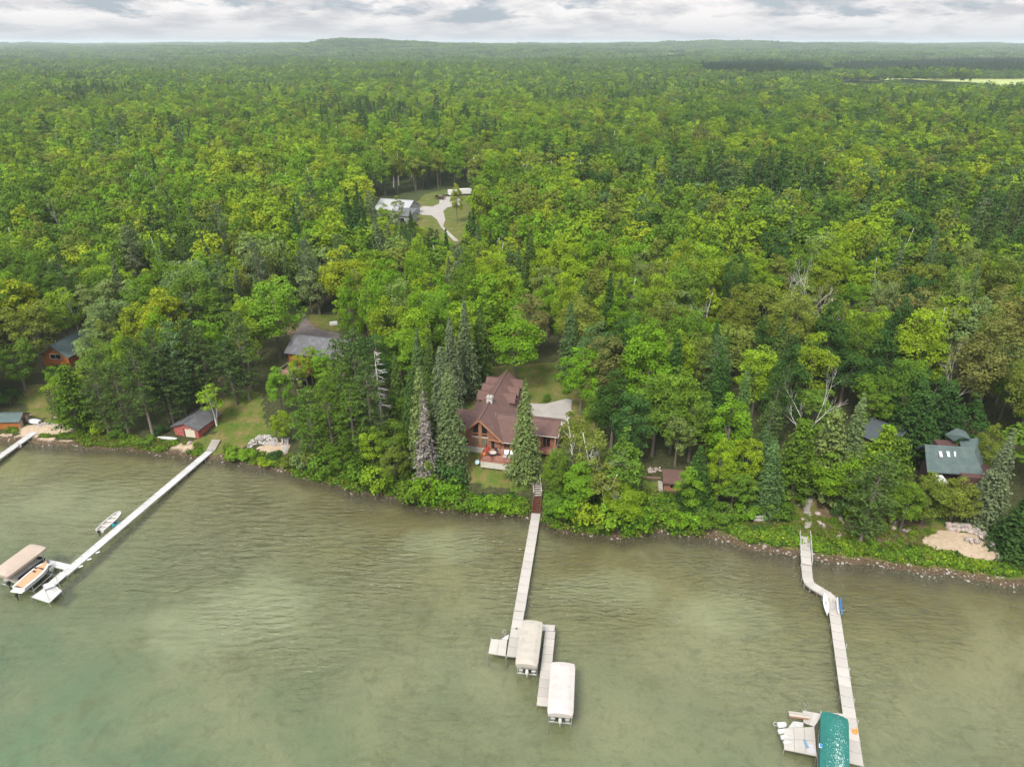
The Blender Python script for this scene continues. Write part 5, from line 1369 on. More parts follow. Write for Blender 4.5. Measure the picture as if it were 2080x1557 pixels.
# pale house in the clearing with its lean-to garage, trailer and vehicles
o_, th_, L_ = frame((776, 408), (838, 412), 15.0); g0 = Hs(o_.x, o_.y)
a = empty('pale_house', (o_.x, o_.y, g0), th_, 'large pale grey house with a light metal roof in the far clearing', 'house')
simple_gable(a, L_, 14, 3.2, 6.2, 'greywall', 'paleroof', .6, y0=-7)
MB().box(L_-2, L_+5, -15, -7.6, -1, 3.2).build('wall', M['greywall'], a); MB().slab([(L_-2.4, -15.4, 3.2), (L_+5.4, -15.4, 3.2), (L_+5.4, -7, 4.6), (L_-2.4, -7, 4.6)], (0, 0, -.2)).build('roof', M['slate'], a)
for x in (2, 8, 14): window(a, x, x+2, 1, 2.6, -7, frame='boatw')
window(a, L_, L_+3, 0, 2.4, -15, frame='boatw', pane='glass')
def box_trailer(px_, py_, L, lab):
    p = ground(px_, py_); c = empty('enclosed_trailer', p, math.radians(12), lab, 'trailer', 'white trailers in the far clearing')
    MB().box(-L/2, L/2, -1.2, 1.2, .6, 2.9, (.06, .06)).build('body', M['boatw'], c, bevel=.08)
    for sx in (-.5, .5):
        for sy in (-1.15, 1.15): MB().tube([(sx, sy-.12, .38), (sx, sy+.12, .38)], .38, 12).build('wheel', M['dark'], c)
    MB().bar((-L/2-1.4, 0, .55), (-L/2, 0, .6), .12).build('hitch', M['dark'], c); MB().box(L/2, L/2+.03, -1.0, 1.0, .75, 2.7).build('rear_door', M['steel'], c)
box_trailer(921, 398, 5.2, 'white enclosed trailer parked behind the yellow tree in the far clearing')
box_trailer(945, 396, 6.0, 'rightmost white enclosed trailer at the back of the far clearing')
def atv(px_, py_, rz, lab):
    p = ground(px_, py_); c = empty('quad_bike', p+Vector((0, 0, .08)), rz, lab, 'quad bike', 'quad bikes on the far driveway')
    MB().box(-.9, .9, -.35, .35, .45, .8, (.12, .1)).build('body', M['dark'], c); MB().box(-.5, .1, -.18, .18, .8, .95, (.05, .03)).build('seat', M['dark'], c); MB().bar((.35, -.4, 1.05), (.35, .4, 1.05), .05).bar((.45, 0, .75), (.35, 0, 1.05), .06).build('handlebar', M['steel'], c)
    for sx in (-.6, .6):
        for sy in (-.5, .5): MB().tube([(sx, sy-.12, .3), (sx, sy+.12, .3)], .3, 10).build('wheel', M['dark'], c)
atv(903, 399.5, .2, 'left quad bike of the two parked on the far driveway'); atv(909, 399.5, .4, 'right quad bike of the two parked on the far driveway')
p = ground(895, 405); c = empty('utility_trailer', p+Vector((0, 0, .1)), -.5, 'low dark flatbed trailer parked on the far driveway', 'trailer')
MB().box(-2.2, 2.2, -1, 1, .55, .7).build('bed', M['brownwood'], c); MB().bar((-3.4, 0, .5), (-2.2, 0, .6), .12).build('hitch', M['dark'], c)
MB().box(-2.2, -2.12, -1, 1, .7, 1.6).box(-2.1, 2.2, -1, -.94, .7, 1.0).box(-2.1, 2.2, .94, 1, .7, 1.0).build('rail', M['dark'], c)
for sx in (-.4, .4):
    for sy in (-1.05, 1.05): MB().tube([(sx, sy-.1, .32), (sx, sy+.1, .32)], .32, 10).build('wheel', M['dark'], c)
p = ground(1178*0+678, 660); c = empty('woodpile_cover', p, .3, 'small white covered pile beside the driveway of the grey roofed house', 'pile')
MB().box(-1.1, 1.1, -.5, .5, 0, .9, (.12, .12)).build('cover', M['boatw'], c, bevel=.1)

# ------------------------------------------------------------------ lake stairs
def flight(root, a, b, w, n, m, rise=True):
    d = b-a; hor = Vector((d.x, d.y, 0)); u = hor.normalized(); s = Vector((u.y, -u.x, 0)); rz = math.atan2(u.y, u.x)
    me = MB().box(0, hor.length/n*.86, -w/2, w/2, -.05, .0).mesh('step', M[m])
    for i in range(n):
        o = bpy.data.objects.new('step', me); COL.objects.link(o); o.parent = root
        o.location = a+hor*(i/n)+Vector((0, 0, d.z*(i+.5)/n))-root.location; o.rotation_euler = (0, 0, rz)
    for q in (-1, 1): MB().bar(a-root.location+s*q*(w/2-.03)-Vector((0, 0, .2)), b-root.location+s*q*(w/2-.03)-Vector((0, 0, .2)), .07, .26).build('stringer', M[m], root)
    return u, s
def rails(root, a, b, w, s, m='greywood', n=4, sides=(-1, 1)):
    for q in sides:
        r = MB().bar(a-root.location+s*q*w/2+Vector((0, 0, .95)), b-root.location+s*q*w/2+Vector((0, 0, .95)), .09, .06).bar(a-root.location+s*q*w/2+Vector((0, 0, .5)), b-root.location+s*q*w/2+Vector((0, 0, .5)), .05)
        o = r.build('handrail', M[m], root)
        for i in range(n+1):
            c = a.lerp(b, i/n)-root.location+s*q*w/2; MB().bar(c-Vector((0, 0, .4)), c+Vector((0, 0, .98)), .09).build('rail_post', M[m], o)
A_, B_, C_ = at(1089, 1040, .75), at(1092.5, 1007, 2.75), at(1085, 947, 5.05)
st = empty('lake_stairs', A_, 0, 'long timber stairs running from the centre dock up the bank to the log house', 'stairs')
u, s = flight(st, A_, B_, 1.35, 10, 'brownwood'); rails(st, A_, B_, 1.4, s, 'brownwood', 3)
u, s = flight(st, B_, C_, 1.35, 13, 'greywood'); rails(st, B_, C_, 1.4, s, 'greywood', 5)
MB().box(-.75, .75, -.2, 1.8, -.06, .02).build('landing', M['concrete'], st, C_-A_, -.1)

# ------------------------------------------------------------------ docks
DZ = .7
def panels(root, a, b, w, n, m, z=0.0, legs=2, leg_m='steel', gap=.045, cross=False):
    """n deck panels from a to b (local xy), each its own piece, with legs down to the lake bed"""
    a, b = Vector(a), Vector(b); d = b-a; L = d.length/n; rz = math.atan2(d.y, d.x); s = Vector((-d.y, d.x, 0)).normalized()
    me = MB().box(gap/2, L-gap/2, -w/2, w/2, -.13, 0).mesh('deck_panel', M[m])
    for i in range(n):
        o = bpy.data.objects.new('deck_panel', me); COL.objects.link(o); o.parent = root; o.location = a+d*(i/n)+Vector((0, 0, z+random.Random(i).uniform(-.006, .006))); o.rotation_euler = (0, 0, rz)
    if legs:
        ml = MB().tube([(0, 0, -2.6), (0, 0, .12)], .035, 6).mesh('leg', M[leg_m])
        for i in range(0, n+1, legs):
            for q in (-1, 1):
                o = bpy.data.objects.new('leg', ml); COL.objects.link(o); o.parent = root; o.location = a+d*(i/n)+s*q*(w/2+.03)+Vector((0, 0, z))
    for q in (-1, 1): MB().bar(a+s*q*(w/2-.03)+Vector((0, 0, z-.2)), b+s*q*(w/2-.03)+Vector((0, 0, z-.2)), .05, .12).build('side_rail', M['steel'], root)
def quad_platform(root, P, m, cols=1, rows=1, z=0.0, legs=True):
    """platform split into cols x rows panels over the four local corners P (a, b, c, d)"""
    P = [Vector(p) for p in P]
    f = lambda u, v: P[0].lerp(P[1], u).lerp(P[3].lerp(P[2], u), v)
    for i in range(cols):
        for j in range(rows):
            e = .012; q = [f((i+e)/cols, (j+e)/rows), f((i+1-e)/cols, (j+e)/rows), f((i+1-e)/cols, (j+1-e)/rows), f((i+e)/cols, (j+1-e)/rows)]
            if (q[1]-q[0]).cross(q[2]-q[0]).z < 0: q = q[::-1]
            MB().slab([v+Vector((0, 0, z)) for v in q], (0, 0, -.13)).build('deck_panel', M[m], root)
    if legs:
        for p in P: MB().tube([p+Vector((0, 0, -2.6)), p+Vector((0, 0, .15))], .04, 6).build('leg', M['steel'], root)
def ladder(root, p, rz):
    o = MB()
    for q in (-.22, .22):
        o.tube([(q, 0, -.9), (q, 0, .6), (q, .12, .85), (q, .35, .85), (q, .4, .1)], .025, 5)
    for z in (-.7, -.4, -.1): o.bar((-.22, 0, z), (.22, 0, z), .05)
    return o.build('ladder', M['steel'], root, p, rz)

# centre dock
p0 = at(1089, 1046, DZ); dk = empty('centre_dock', p0, 0, 'long pale dock in the centre leading out from the timber stairs', 'dock'); dk.name = 'dock'
L = lambda x, y, z=DZ: at(x, y, z)-p0
panels(dk, L(1089, 1042), L(1055, 1240), 1.55, 13, 'docktan', legs=2); panels(dk, L(1054.5, 1241), L(1040, 1333), 1.5, 5, 'docktan', .002, legs=1)
quad_platform(dk, [L(997.6, 1296), L(1030.5, 1299), L(1027, 1331.5), L(991.8, 1326)], 'docktan', 2, 1)
quad_platform(dk, [L(1018, 1297), L(1034, 1287), L(1032, 1298.5), L(1019, 1297.3)], 'dockw', 1, 1, .006, False)
ladder(dk, L(1026, 1291), 1.0)
quad_platform(dk, [L(1062, 1265), L(1127.6, 1268.4), L(1126, 1281), L(1060, 1278)], 'docktan', 5, 1, -.004)
panels(dk, L(1117.5, 1281.5), L(1101.5, 1432.5), 1.42, 9, 'docktan', legs=2)
c = empty('mooring_post', at(1049, 1277, DZ), 0, 'short dark mooring cleat on the centre dock beside the canopy', 'cleat')
MB().tube([(0, 0, 0), (0, 0, .22)], .07, 8).build('base', M['dark'], c); MB().bar((-.15, 0, .22), (.15, 0, .22), .06).build('horn', M['dark'], c)

# ---- boats and lifts
def hull(L, B, Hh, m, name, parent, bow=.45, flat=.9, z=0.0, n=12, deck=None, inset=.12, dm=None, sym=False):
    """boat hull along +x (bow), with an inner floor or cover"""
    V, Fc = [], []; st_ = []
    for i in range(n+1):
        t = i/n
        if sym: b = math.sin(math.pi*min(max(t, .02), .98))**.62
        else: b = flat+(1-flat)*min(1, t/.4) if t < 1-bow else math.sqrt(max(0, 1-((t-(1-bow))/bow)**2.3))
        b = max(b, .03)*B/2; sh = Hh*(1+.25*max(0, (t-.55)/.45)**2)
        kz = 0.0 if t < .8 else (t-.8)/.2*.55*Hh
        x = t*L-L/2; st_.append((x, b, sh, kz)); V += [(x, -b, z+sh), (x, -b*.82, z+kz+.12*Hh), (x, 0, z+kz-.05*Hh), (x, b*.82, z+kz+.12*Hh), (x, b, z+sh)]
    for i in range(n):
        for j in range(4): a = i*5+j; Fc.append((a, a+5, a+6, a+1))
    Fc.append((0, 1, 2, 3, 4)); o = MB(); o.v, o.f = V, Fc; h_ = o.build(name, M[m], parent, smooth=False)
    g = MB()
    for i, (x, b, sh, kz) in enumerate(st_): g.v += [(x, -b, z+sh), (x, -max(.01, b-inset), z+sh+.01), (x, max(.01, b-inset), z+sh+.01), (x, b, z+sh)]
    for i in range(n):
        a = i*4; g.f += [(a, a+1, a+5, a+4), (a+2, a+3, a+7, a+6)]
    g.build('gunwale', M[m], parent)
    if deck is not None:
        d = MB()
        for i, (x, b, sh, kz) in enumerate(st_):
            bb = max(.01, b-inset*.9); zt = z+sh*(1 if deck >= 0 else 0)+(deck if deck >= 0 else Hh*.35)
            d.v += [(x, -bb, z+sh if deck >= 0 else zt), (x, 0, zt), (x, bb, z+sh if deck >= 0 else zt)]
        for i in range(n): a = i*3; d.f += [(a, a+1, a+4, a+3), (a+1, a+2, a+5, a+4)]
        d.build('cover' if deck >= 0 else 'floor', M[dm], parent)
    return h_

def outboard(parent, x, z, s=1.0, m='dark'):
    o = MB().box(x-.55*s, x-.05, -.2*s, .2*s, z, z+.5*s, (.06, .05)).box(x-.35*s, x-.15*s, -.09*s, .09*s, z-.9*s, z)
    return o.build('outboard_motor', M[m], parent, bevel=.04)

def canopy_lift(corners, zc, m, label, side=.5, arch=.4, group='canopied boat lifts'):
    P = [at(x, y, zc) for x, y in corners]      # far left, far right, near right, near left
    c = (P[0]+P[1]+P[2]+P[3])/4; u = ((P[0]+P[1])-(P[3]+P[2])).normalized(); Lg = (((P[0]+P[1])-(P[3]+P[2]))/2).length; W = (((P[1]+P[2])-(P[0]+P[3]))/2).length
    th = math.atan2(u.y, u.x)-math.pi/2; r = empty('boat_lift', (c.x, c.y, 0), th, label, 'boat lift', group)
    o = MB(); nx, ny = 10, 12
    for j in range(ny+1):
        v = j/ny*2-1; e = 1-max(0, (abs(v)-.84)/.16)**2*.42
        for i in range(nx+1):
            a = i/nx*2-1; zz_ = zc-.12+arch*(1-abs(a)**2.4)*e-.05*math.sin(v*8)*(1-a*a)*.3; wx = W/2*(1 if abs(v) < .93 else .93)
            if i in (0, nx): zz_ = zc-side
            aa = a if i not in (0, nx) else math.copysign(1.0, a)
            if i == 1: aa = -.985
            if i == nx-1: aa = .985
            if i == 1 or i == nx-1: zz_ = zc-.1
            o.v.append((aa*wx, v*Lg/2, zz_))
    for j in range(ny):
        for i in range(nx): a = j*(nx+1)+i; o.f.append((a, a+1, a+nx+2, a+nx+1))
    for j0 in (0, ny):   # end flaps
        b0 = len(o.v)
        for i in range(nx+1): x_, y_, z_ = o.v[j0*(nx+1)+i]; o.v.append((x_, y_, zc-side))
        for i in range(nx): q = (j0*(nx+1)+i, j0*(nx+1)+i+1, b0+i+1, b0+i); o.f.append(q if j0 else q[::-1])
    o.build('canopy', M[m], r, smooth=False)
    for sx in (-1, 1):
        for sy in (-.72, .72): MB().tube([(sx*(W/2-.2), sy*Lg/2, -2.2), (sx*(W/2-.2), sy*Lg/2, zc-.2)], .05, 6).build('post', M['steel'], r)
        MB().bar((sx*(W/2-.2), -.72*Lg/2, .25), (sx*(W/2-.2), .72*Lg/2, .25), .1).build('side_beam', M['steel'], r)
        MB().bar((sx*(W/2-.12), -.95*Lg/2, zc-.22), (sx*(W/2-.12), .95*Lg/2, zc-.22), .05).build('canopy_rail', M['steel'], r)
    for sy in (-.72, .72): MB().bar((-W/2+.2, sy*Lg/2, .1), (W/2-.2, sy*Lg/2, .1), .12).build('cross_beam', M['steel'], r)
    return r, c, th, W, Lg

def pontoon(c, th, W, Lg, label, fence='dark', dy=0.0):
    b = empty('pontoon_boat', (c.x, c.y, .25), th+math.pi/2, label, 'boat', 'pontoon boats on lifts')
    W = min(W*.78, 2.6); L = Lg*.8; b.location.x -= math.sin(th)*.55; b.location.y += math.cos(th)*.55
    for s_ in (-1, 1): MB().tube([(-L/2, s_*W*.36, .1), (L/2-.9, s_*W*.36, .1), (L/2-.3, s_*W*.36, .2), (L/2, s_*W*.36, .38)], [.3, .3, .24, .05], 10).build('pontoon', M['steel'], b)
    MB().box(-L/2, L/2-.2, -W/2, W/2, .42, .54).build('deck', M['vinyl'], b)
    f = MB(); f.box(-L/2+.4, L/2-.4, -W/2, -W/2+.05, .56, 1.15).box(-L/2+.4, L/2-.4, W/2-.05, W/2, .56, 1.15).box(L/2-.45, L/2-.4, -W/2, W/2, .56, 1.15)
    f.build('fence', M[fence], b)
    f = MB().bar((-L/2+.4, -W/2+.02, 1.2), (L/2-.4, -W/2+.02, 1.2), .06).bar((-L/2+.4, W/2-.02, 1.2), (L/2-.4, W/2-.02, 1.2), .06); f.build('fence_rail', M['boatw'], b)
    for x in (-L*.3, L*.22):
        for s_ in (-1, 1): MB().box(x-.8, x+.8, s_*(W/2-.4)-.28, s_*(W/2-.4)+.28, .54, .95).build('seat', M['vinyl'], b, bevel=.05)
    MB().box(-.3, .3, -W/2+.2, -W/2+.9, .54, 1.3, (.1, .05)).build('console', M['boatw'], b)
    outboard(b, -L/2, .2, 1.1, 'boatw' if fence == 'boatw' else 'dark'); return b

r, c, th, W, Lg = canopy_lift([(1061, 1258), (1103, 1262), (1093, 1352), (1045, 1347)], 2.9, 'canvas', 'boat lift under a flat tan canopy beside the centre dock')
pontoon(c, th, W, Lg, 'pontoon boat under the tan canopy beside the centre dock', 'boatw')
r, c, th, W, Lg = canopy_lift([(1119, 1343), (1169, 1347), (1165, 1452), (1111, 1447)], 2.9, 'canvasw', 'outermost boat lift of the centre dock under a pale pinkish canopy')
pontoon(c, th, W, Lg, 'pontoon boat under the pale pinkish canopy at the outer end of the centre dock', 'boatw')
r, c, th, W, Lg = canopy_lift([(1670, 1446), (1722, 1455), (1728, 1574), (1664, 1572)], 2.9, 'greencanvas', 'boat lift under a dark green canopy spotted with bird droppings', .7, .5)
MB().box(-W/2-.05, -W/2+.25, -.1-1, .3-1, 2.9, 2.96).build('solar_panel', M['blue'], r); MB().box(-W/2-.12, -W/2+.32, -.17-1, .37-1, 2.86, 2.9).build('panel_frame', M['boatw'], r)
pontoon(c, th, W, Lg, 'pontoon boat under the dark green spotted canopy', 'dark')
r, c, th, W, Lg = canopy_lift([(62, 1103), (92, 1111), (14, 1173), (-22, 1160)], 3.1, 'canvasb', 'boat lift under a taupe canopy at the left edge of the lake', .45, .35)
pontoon(c, th, W, Lg, 'pontoon boat with dark fence under the taupe canopy at the left edge', 'dark')

# left dock
p0 = at(432, 912, DZ); dk = empty('dock', p0, 0, 'long white dock on the left running from the grassy shore to a square platform', 'dock')
L = lambda x, y, z=DZ: at(x, y, z)-p0
panels(dk, L(427, 914.5), L(128, 1167), 1.5, 26, 'dockw', legs=2)
quad_platform(dk, [L(122.5, 1161), L(133.5, 1169), L(104, 1196), L(92, 1188)], 'dockw', 1, 3, .004)
quad_platform(dk, [L(106, 1182), L(126, 1199), L(100, 1224), L(63, 1212)], 'dockw', 3, 1, .008)
quad_platform(dk, [L(97, 1135), L(146, 1146.5), L(134, 1157), L(104, 1149.5)], 'dockw', 3, 1, .002)
panels(dk, L(99.5, 1143), L(36, 1186), 1.3, 6, 'dockw', .002, legs=2)
for x, y in ((198, 1119.5), (181, 1133.5), (163.5, 1148)): MB().tube([(-.3, 0, -.2), (.3, 0, -.2)], .13, 8).build('fender', M['boatw'], dk, L(x, y), .7)
a = at(440, 896, 1.1); b = at(427, 915, .85); rp = empty('dock_ramp', b, 0, 'weathered slatted ramp joining the left dock to the grassy bank', 'ramp')
flight(rp, b, a+Vector((0, 0, .5)), 1.7, 11, 'greywood')
bs = empty('dock_bench', at(101, 1196, DZ), .6, 'white bench at the corner of the left platform', 'bench')
MB().box(-.7, .7, -.2, .2, .4, .46).build('seat', M['boatw'], bs); MB().slab([(-.7, .2, .46), (.7, .2, .46), (.7, .32, .95), (-.7, .32, .95)], (0, .04, 0)).build('backrest', M['boatw'], bs)
for sx in (-.6, .6): MB().box(sx-.04, sx+.04, -.18, .18, 0, .4).build('leg', M['boatw'], bs)
for x, y, hgt, lab in ((124, 1196, 3.2, 'tall thin pole leaning at the corner of the left platform'), (100, 1216, 3.0, 'thin pole standing on the left platform near its outer corner')):
    fp = empty('dock_pole', at(x, y, DZ), 0, lab, 'pole', 'poles on the left platform'); MB().tube([(0, 0, -.5), (-.25, .1, hgt)], .03, 5).build('shaft', M['steel'], fp); MB().box(-.34, -.16, .05, .15, hgt-.35, hgt).build('flag', M['dark'], fp)
bt = empty('fishing_boat', at(225, 1062, .05), 0, 'small cream open fishing boat tied alongside the left dock', 'boat')
u = at(248, 1042, .3)-at(206, 1080, .3); bt.rotation_euler[2] = math.atan2(u.y, u.x)
hull(u.length, 1.75, .6, 'boatw', 'hull', bt, .5, .9, deck=-1, dm='canvas')
for x in (-1.3, .1, 1.3): MB().box(x-.16, x+.16, -.72, .72, .38, .46).build('thwart', M['vinyl'], bt)
outboard(bt, -u.length/2, .25, .9)
q = at(236, 1066, .1); pd = empty('paddle_boat', q, .8, 'small teal pedal craft squeezed between the fishing boat and the left dock', 'boat'); MB().box(-.7, .7, -.35, .35, 0, .45, (.15, .1)).build('body', M['teal'], pd, bevel=.06); MB().box(-.3, .3, -.25, .25, .45, .7, (.05, .05)).build('seat', M['dark'], pd)
bt = empty('runabout', at(70, 1176, .75), 0, 'white motorboat with an orange tan cover resting on a lift beside the left platform', 'boat')
u = at(102, 1149, .9)-at(46, 1197, .9); bt.rotation_euler[2] = math.atan2(u.y, u.x)
hull(u.length*1.03, 2.35, .85, 'boatw', 'hull', bt, .5, .92, deck=.32, inset=.28, dm='cover')
MB().box(-u.length/2-.7, -u.length/2, -1.0, 1.0, .35, .45).build('swim_platform', M['boatw'], bt, bevel=.04)
MB().box(1.2, 1.3, -.75, .75, 1.0, 1.25).box(.3, .5, -.2, .2, 1.15, 1.3).build('windshield', M['dark'], bt); outboard(bt, -u.length/2-.5, -.2, .9)
lf = empty('open_boat_lift', bt.location-Vector((0, 0, .75)), bt.rotation_euler[2], 'open steel lift holding the motorboat with the orange tan cover', 'boat lift')
for sy in (-1.45, 1.45):
    MB().bar((-2, sy, .45), (2, sy, .45), .1).build('side_beam', M['steel'], lf)
    for sx in (-1.9, 1.9): MB().tube([(sx, sy, -2.2), (sx, sy, 1.6)], .05, 6).build('post', M['steel'], lf)
for sx in (-1.9, 1.9): MB().bar((sx, -1.45, .3), (sx, 1.45, .3), .12).build('cross_beam', M['steel'], lf)
MB().tube([(1.9, -1.55, 1.4), (1.9, -1.62, 1.4)], .42, 14).build('winch_wheel', M['steel'], lf)

# short dock at the far left edge
p0 = at(66, 881, DZ); dk = empty('dock', p0, 0, 'short white dock cut off by the left edge of the picture', 'dock'); L = lambda x, y, z=DZ: at(x, y, z)-p0
panels(dk, L(70, 877), L(-40, 954), 1.5, 10, 'dockw', legs=2)
sf = MB().box(-.6, .6, -.2, .2, .35, .41).bar((-.55, 0, 0), (-.55, 0, .35), .08).bar((.55, 0, 0), (.55, 0, .35), .08).box(-.6, .6, .2, .25, .45, .85)
sf.build('bench_seat', M['greywood'], dk, L(42, 908), 2.2)

# right dock
p0 = at(1634, 1089, 1.1); dk = empty('dock', p0, 0, 'long pale dock on the right that bends twice on its way out from the shore', 'dock'); L = lambda x, y, z=DZ: at(x, y, z)-p0
panels(dk, L(1634, 1089, 1.05), L(1638, 1146, .75), 1.55, 4, 'docktan', legs=2); panels(dk, L(1638, 1147), L(1640.5, 1174), 1.55, 2, 'docktan', legs=2)
cur = [(1640.5, 1174), (1644, 1183), (1652, 1189.5), (1680, 1206), (1688, 1213), (1692, 1222), (1694, 1235)]
for (xa, ya), (xb, yb) in zip(cur, cur[1:]):
    da = L(xa, ya); db_ = L(xb, yb); e = (db_-da).normalized()*.1; panels(dk, da-e, db_+e, 1.5, 1 if (db_-da).length < 2.2 else 2, 'docktan', .003*cur.index((xa, ya)), legs=1, gap=0)
panels(dk, L(1694, 1234), L(1740, 1552), 1.5, 16, 'docktan', legs=2)
for q in (-1, 1):
    s_ = Vector((1, 0, 0))*q*.85; r_ = MB().bar(L(1634, 1087, 1.05)+s_+Vector((0, 0, 1)), L(1638, 1146, .75)+s_+Vector((0, 0, .9)), .05).bar(L(1634, 1087, 1.05)+s_+Vector((0, 0, .5)), L(1638, 1146, .75)+s_+Vector((0, 0, .45)), .035)
    ro = r_.build('handrail', M['boatw'], dk)
    for t in (0, .33, .66, 1): c_ = L(1634, 1087, 1.05).lerp(L(1638, 1146, .75), t)+s_; MB().bar(c_-Vector((0, 0, .2)), c_+Vector((0, 0, 1)), .06).build('rail_post', M['boatw'], ro)
quad_platform(dk, [L(1630, 1441.5), L(1672, 1449), L(1654, 1474.5), L(1632, 1466)], 'docktan', 2, 1, .0)
quad_platform(dk, [L(1591, 1478), L(1654, 1474.8), L(1659, 1534.5), L(1592.5, 1521)], 'docktan', 3, 2, .004)
quad_platform(dk, [L(1611, 1463.5), L(1632, 1466.3), L(1632, 1475.7), L(1600, 1477.2)], 'dockw', 1, 1, .002, False)
panels(dk, L(1668, 1452), L(1722, 1458), 1.2, 3, 'docktan', -.006, legs=1)
for x, y in ((1724, 1364), (1726, 1382), (1734, 1428), (1741, 1471), (1718, 1315)): MB().tube([(0, 0, -1.5), (0, 0, .75)], .035, 6).build('mooring_pole', M['boatw'], dk, L(x, y, .7))
bs = empty('storage_bench', at(1622, 1455.5, DZ), math.radians(-9), 'tan slatted bench sticking out from the platform beside the green canopy', 'bench')
for sy in (-.36, .02): MB().box(-1.2, 1.2, sy, sy+.33, .4, .45).build('slat', M['canvas'], bs)
MB().box(-1.1, 1.1, -.3, .3, .1, .38).build('base', M['trim'], bs)
ladder(dk, L(1637, 1440), .2)
a = empty('float_ring', at(1736.5, 1486, DZ), 0, 'bright orange float lying on the right dock', 'float')
MB().tube([(math.cos(t)*.25, math.sin(t)*.25, .1) for t in np.linspace(0, 6.283, 13)], .1, 6, cap=False).build('ring', M['orangep'], a); MB().tube([(.1, .1, .1), (.45, .5, .16)], .05, 5).build('strap', M['orangep'], a)
a = empty('towel', at(1637, 1510, DZ+.012), 0, 'crumpled blue towel lying on the platform by the green canopy', 'towel')
MB().slab([(-.16, -.6, .03), (.2, -.55, .05), (.12, .0, .1), (.22, .5, .04), (-.1, .62, .05), (-.2, .1, .04)], (0, 0, -.03)).build('cloth', mat('slate_blue_cloth', (.12, .2, .27), .9, .2, 4), a)
a = empty('door_mat', at(1648, 1520, DZ+.012), -.1, 'grey mat lying at the corner of the platform by the green canopy', 'mat'); MB().box(-.45, .45, -.6, .6, 0, .02).build('weave', mat('grey_mat', (.4, .38, .4), .9, .2, 9), a)
# inflatable water toy moored along the platform
a = empty('inflatable_raft', at(1597, 1497, .35), 0, 'white inflatable raft with rope loops tied to the left side of the platform', 'raft')
for i, (x, y, r_) in enumerate(((.0, 1.6, .5), (-.25, .7, .42), (-.2, -.1, .4), (-.15, -.9, .42))):
    MB().tube([(x-.5, y, .1), (x+.5, y+.1, .1)], [r_*.7, r_*.7], 10).build('chamber', M['boatw'], a, smooth=True)
MB().tube([(math.cos(t)*.3-.7, math.sin(t)*.25+1.7, .2) for t in np.linspace(0, 6, 11)], .03, 5, cap=False).build('rope_loop', M['boatw'], a)
# kayaks on racks
def kayak(p, q, B, Hh, m, name, lab, cat='kayak', z=.9, lean=0, dm=None):
    a, b = at(*p, z), at(*q, z); c = (a+b)/2; u = b-a; k_ = empty(name, c, math.atan2(u.y, u.x), lab, cat); k_.rotation_euler[0] = lean
    hull(u.length, B, Hh, m, 'hull', k_, sym=True, deck=.06, inset=.02, dm=dm or m, n=14); return k_
k1 = kayak((1680, 1249), (1674.5, 1207), .8, .3, 'boatw', 'kayak', 'white kayak racked on the left side of the bent right dock'); MB().box(-.35, .35, -.2, .2, .31, .36).build('cockpit', M['canvas'], k1)
k2 = kayak((1702.5, 1246), (1699.5, 1213), .75, .12, 'boatw', 'paddle_board', 'white paddle board racked on edge right of the bent dock', 'paddle board', .95, math.radians(48))
k3 = kayak((1709, 1247), (1706, 1213), .75, .12, 'blue', 'paddle_board', 'blue paddle board racked outermost right of the bent dock', 'paddle board', .95, math.radians(62))
for x, y, lab in ((1703.5, 1231, 'steel rack on the right side of the bent dock carrying two paddle boards'), (1681, 1229, 'steel rack on the left side of the bent dock carrying the white kayak')):
    a = empty('board_rack', at(x, y, DZ), 0, lab, 'rack')
    for sy in (-.9, .9): MB().bar((-.55, sy, .1), (.55, sy, .1), .05).bar((-.5, sy, .1), (-.5, sy, .6), .05).bar((.5, sy, .1), (.5, sy, .6), .05).build('bracket', M['steel'], a)

# boats and things on shore
k4 = kayak((321, 889.5), (360, 893), .9, .34, 'boatw', 'canoe', 'white canoe lying on the grass left of the red boathouse', 'canoe', 1.1)
p = ground(70, 859); k5 = empty('dinghy', p, 2.9, 'upturned white dinghy on the sand beside the small green roofed hut', 'boat')
o = hull(3.2, 1.4, .5, 'boatw', 'hull', k5, .6, .8, n=10); k5.rotation_euler = (math.pi, 0, 2.9); k5.location.z += .6
p = ground(1540, 1062); a = empty('garden_bench', p, 0, 'weathered wooden bench half hidden by bushes on the right bank', 'bench')
for i in range(4): MB().box(-.9, .9, -.3+i*.17, -.16+i*.17, .42, .46).build('slat', M['greywood'], a)
for i in range(3): MB().box(-.9, .9, .38, .42, .55+i*.17, .68+i*.17).build('back_slat', M['greywood'], a)
for sx in (-.8, .8): MB().box(sx-.05, sx+.05, -.28, .4, 0, .42).build('leg', M['greywood'], a)
def slab_steps(pts, n, w, label, m='rock', spread=.15):
    P = [ground(*p) for p in pts]; r = empty('stone_steps', P[0], 0, label, 'steps'); rr = random.Random(n)
    seg = [0]; 
    for a, b in zip(P, P[1:]): seg.append(seg[-1]+(b-a).length)
    for i in range(n):
        s_ = seg[-1]*i/(n-1); k_ = max(j for j in range(len(seg)-1) if seg[j] <= s_+1e-6); t = (s_-seg[k_])/(seg[k_+1]-seg[k_]); c_ = P[k_].lerp(P[k_+1], t)
        z_ = Hs(c_.x, c_.y)+.1; W2 = w*rr.uniform(.85, 1.1)/2; D = seg[-1]/n*.42
        mb_ = MB().prism([(-W2, -D*.8), (-W2*.6, -D), (W2*.7, -D*.95), (W2, -D*.5), (W2*.95, D*.8), (W2*.3, D), (-W2*.8, D*.9)], -.2, .05)
        mb_.build('slab', M[m], r, (c_.x-P[0].x+rr.uniform(-spread, spread)*.4, c_.y-P[0].y, z_-P[0].z), rr.uniform(-.12, .12))
    return r
